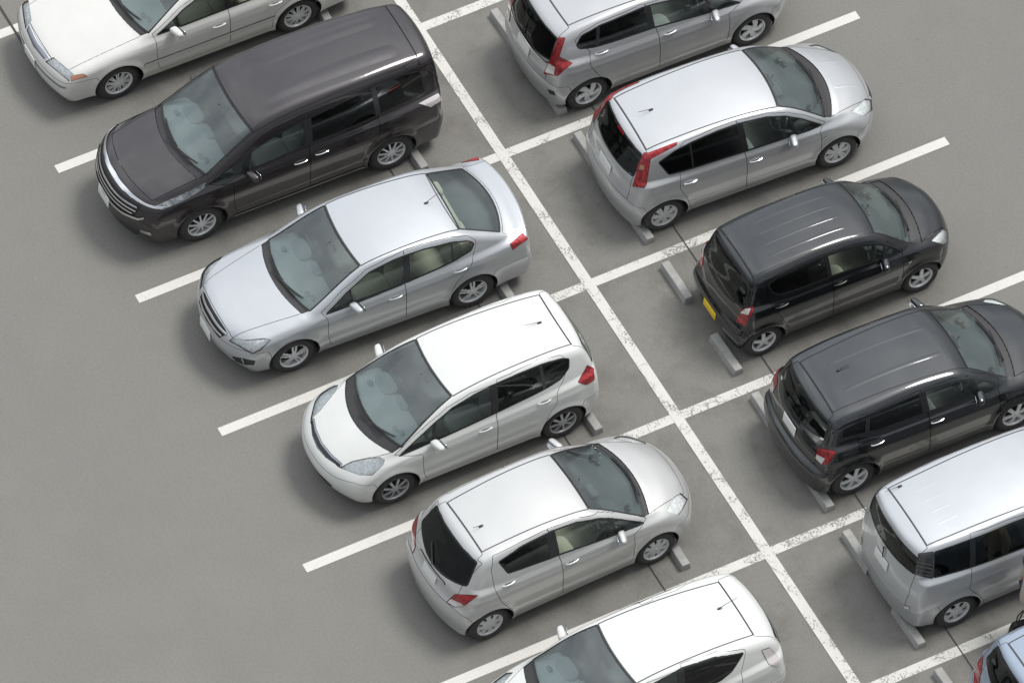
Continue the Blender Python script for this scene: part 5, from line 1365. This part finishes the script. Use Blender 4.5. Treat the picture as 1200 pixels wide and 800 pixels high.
def place_stop(x, y, label):
    o = bpy.data.objects.new('wheel_stop', stop_me); sc.collection.objects.link(o)
    o.location = (x+rnd.uniform(-.03, .03), y+rnd.uniform(-.012, .012), 0); o.rotation_euler.z = rnd.uniform(-.025, .025)+(PI if rnd.random() < .5 else 0)
    o['label'] = label; o['category'] = 'wheel stop'; o['group'] = 'concrete wheel stops'
for row, y, word in ((ROW_L, -1.085, 'tail'), (ROW_R, 1.065, 'tail')):
    for i, nm in row.items():
        w_ = 'nose' if (row is ROW_L and i == 3) else 'tail'
        up_n = row.get(i-1, 'picture top'); dn_n = row.get(i+1, 'picture bottom')
        place_stop(i*PITCH+.56, y, 'concrete stop under %s of %s, on the %s side' % (w_, nm, up_n))
        place_stop(i*PITCH+1.98, y, 'concrete stop under %s of %s, on the %s side' % (w_, nm, dn_n))

# ------------------------------------------------------------------ a person at the right edge, between the silver minivan and the blue hatchback
pbr('skin', (.52, .33, .24), .55); pbr('hair', (.030, .024, .020), .55); pbr('coat', (.50, .45, .37), .85); pbr('denim', (.035, .045, .075), .85); pbr('shoe', (.03, .03, .03), .5); pbr('bag', (.014, .014, .015), .5)
def skin(name, V, E, R, mat, parent=None, lv=2):
    me = bpy.data.meshes.new(name); me.from_pydata(V, E, []); o = link(name, me, parent)
    md = o.modifiers.new('skin', 'SKIN'); md.use_smooth_shade = True
    o.modifiers.new('sub', 'SUBSURF').levels = lv; o.modifiers['sub'].render_levels = lv
    for q, r in zip(me.skin_vertices[0].data, R): q.radius = (r, r) if not isinstance(r, tuple) else r
    me.skin_vertices[0].data[0].use_root = True
    dg = bpy.context.evaluated_depsgraph_get(); ev = o.evaluated_get(dg)
    nm = bpy.data.meshes.new_from_object(ev); o.modifiers.clear(); o.data = nm; nm.name = name; nm.materials.clear(); nm.materials.append(mat)
    for p in nm.polygons: p.use_smooth = True
    return o
def person():
    root = bpy.data.objects.new('person', None); sc.collection.objects.link(root)
    root['label'] = 'person in a long beige coat standing between the silver minivan and the light blue hatchback'; root['category'] = 'person'
    V = [(0,0,.90),(0,0,1.08),(.01,0,1.26),(.01,0,1.38),(.03,0,1.46),(.035,0,1.55),(.03,0,1.63)]; E = [(0,1),(1,2),(2,3),(3,4),(4,5),(5,6)]; R = [.12,.11,.125,.055,.052,.085,.075]
    for s in (1, -1):
        k = len(V)
        V += [(0,.08*s,.86),(.03*s,.09*s,.48),(.02*s-.02,.09*s,.10),(.02*s+.10,.095*s,.04)]; E += [(0,k),(k,k+1),(k+1,k+2),(k+2,k+3)]; R += [.085,.058,.040,.034]
        k = len(V)
        V += [(.01,.17*s,1.33),(-.01,.23*s,1.06),(.06,.245*s,.84),(.075,.245*s,.77)]; E += [(2,k),(k,k+1),(k+1,k+2),(k+2,k+3)]; R += [.055,.042,.030,.034]
    body = skin('body', V, E, R, M['skin'], root)
    mb = MB(); mb.superell((.115, 0, 1.555), (.018, .014, .022), 1, 8, 10)
    nose = mb.build('nose', M['skin'], body)
    for s in (1, -1):
        mb = MB(); mb.superell((.105, .030*s, 1.585), (.012, .014, .008), 1, 6, 10); mb.build('eye', M['hair'], body)
        fv = []; fe = []
        for f, (dy, l) in enumerate(((-.024, .070), (-.008, .078), (.008, .074), (.024, .060))):
            k = len(fv); fv += [(.075, .245*s+0, .775), (.075+dy, .245*s, .735), (.078+dy, .245*s-.006*s, .735-l*.55), (.07+dy, .245*s-.018*s, .735-l)]; fe += [(k, k+1), (k+1, k+2), (k+2, k+3)]
        k = len(fv); fv += [(.08, .245*s, .79), (.112, .235*s, .76), (.118, .225*s, .72)]; fe += [(k, k+1), (k+1, k+2)]
        skin('hand', fv, fe, [.012, .010, .009, .007]*4+[.012, .010, .008], M['skin'], body, 1)
    mb = MB(); mb.superell((.012, 0, 1.605), (.102, .090, .105), .95, 14, 20, lambda q: Vector((q.x if q.z > .02 else min(q.x, .03), q.y, q.z)))
    mb.superell((-.05, 0, 1.50), (.05, .08, .12), .9, 10, 16)
    mb.build('hair', M['hair'], root)
    V = [(0,0,.60),(0,0,.80),(0,0,1.0),(.005,0,1.22),(.01,0,1.37)]; E = [(0,1),(1,2),(2,3),(3,4)]; R = [(.20,.155),(.18,.14),(.155,.125),(.165,.125),(.075,.075)]
    for s in (1, -1):
        k = len(V); V += [(.01,.185*s,1.32),(-.01,.24*s,1.07),(.055,.25*s,.86)]; E += [(3,k),(k,k+1),(k+1,k+2)]; R += [.075,.062,.052]
    skin('coat', V, E, R, M['coat'], root)
    V = [(0,0,.88)]; E = []; R = [.13]
    for s in (1, -1):
        k = len(V); V += [(0,.085*s,.80),(.03*s,.09*s,.48),(.02*s-.02,.09*s,.11)]; E += [(0,k),(k,k+1),(k+1,k+2)]; R += [.105,.080,.062]
    skin('trousers', V, E, R, M['denim'], root)
    for s in (1, -1):
        mb = MB(); mb.superell((.02*s+.035, .092*s, .045), (.135, .048, .045), .7); mb.build('shoe', M['shoe'], root)
    root.location = (12.93, 2.47, 0); root.rotation_euler.z = math.radians(-100)
    return root
pr = person()
b = bpy.data.objects.new('handbag', None); sc.collection.objects.link(b)
b['label'] = 'black handbag hanging low from the hand of the person in the beige coat'; b['category'] = 'handbag'
mb = MB(); mb.superell((0, 0, .33), (.19, .075, .155), .35, 14, 24, lambda q: Vector((q.x*(1-.12*q.z/.15), q.y*(1-.35*max(0, q.z)/.15), q.z))); mb.build('bag_body', M['bag'], b)
for s in (1, -1):
    mb = MB(); mb.tube([(-.10, .03*s, .46), (-.085, .03*s, .58), (-.03, .012*s, .70), (.03, .012*s, .70), (.085, .03*s, .58), (.10, .03*s, .46)], .009, 8); mb.build('bag_handle', M['bag'], b)
b.location = (13.02, 2.32, -.10); b.rotation_euler.z = math.radians(-100)
for k in CARS: build_car(k)
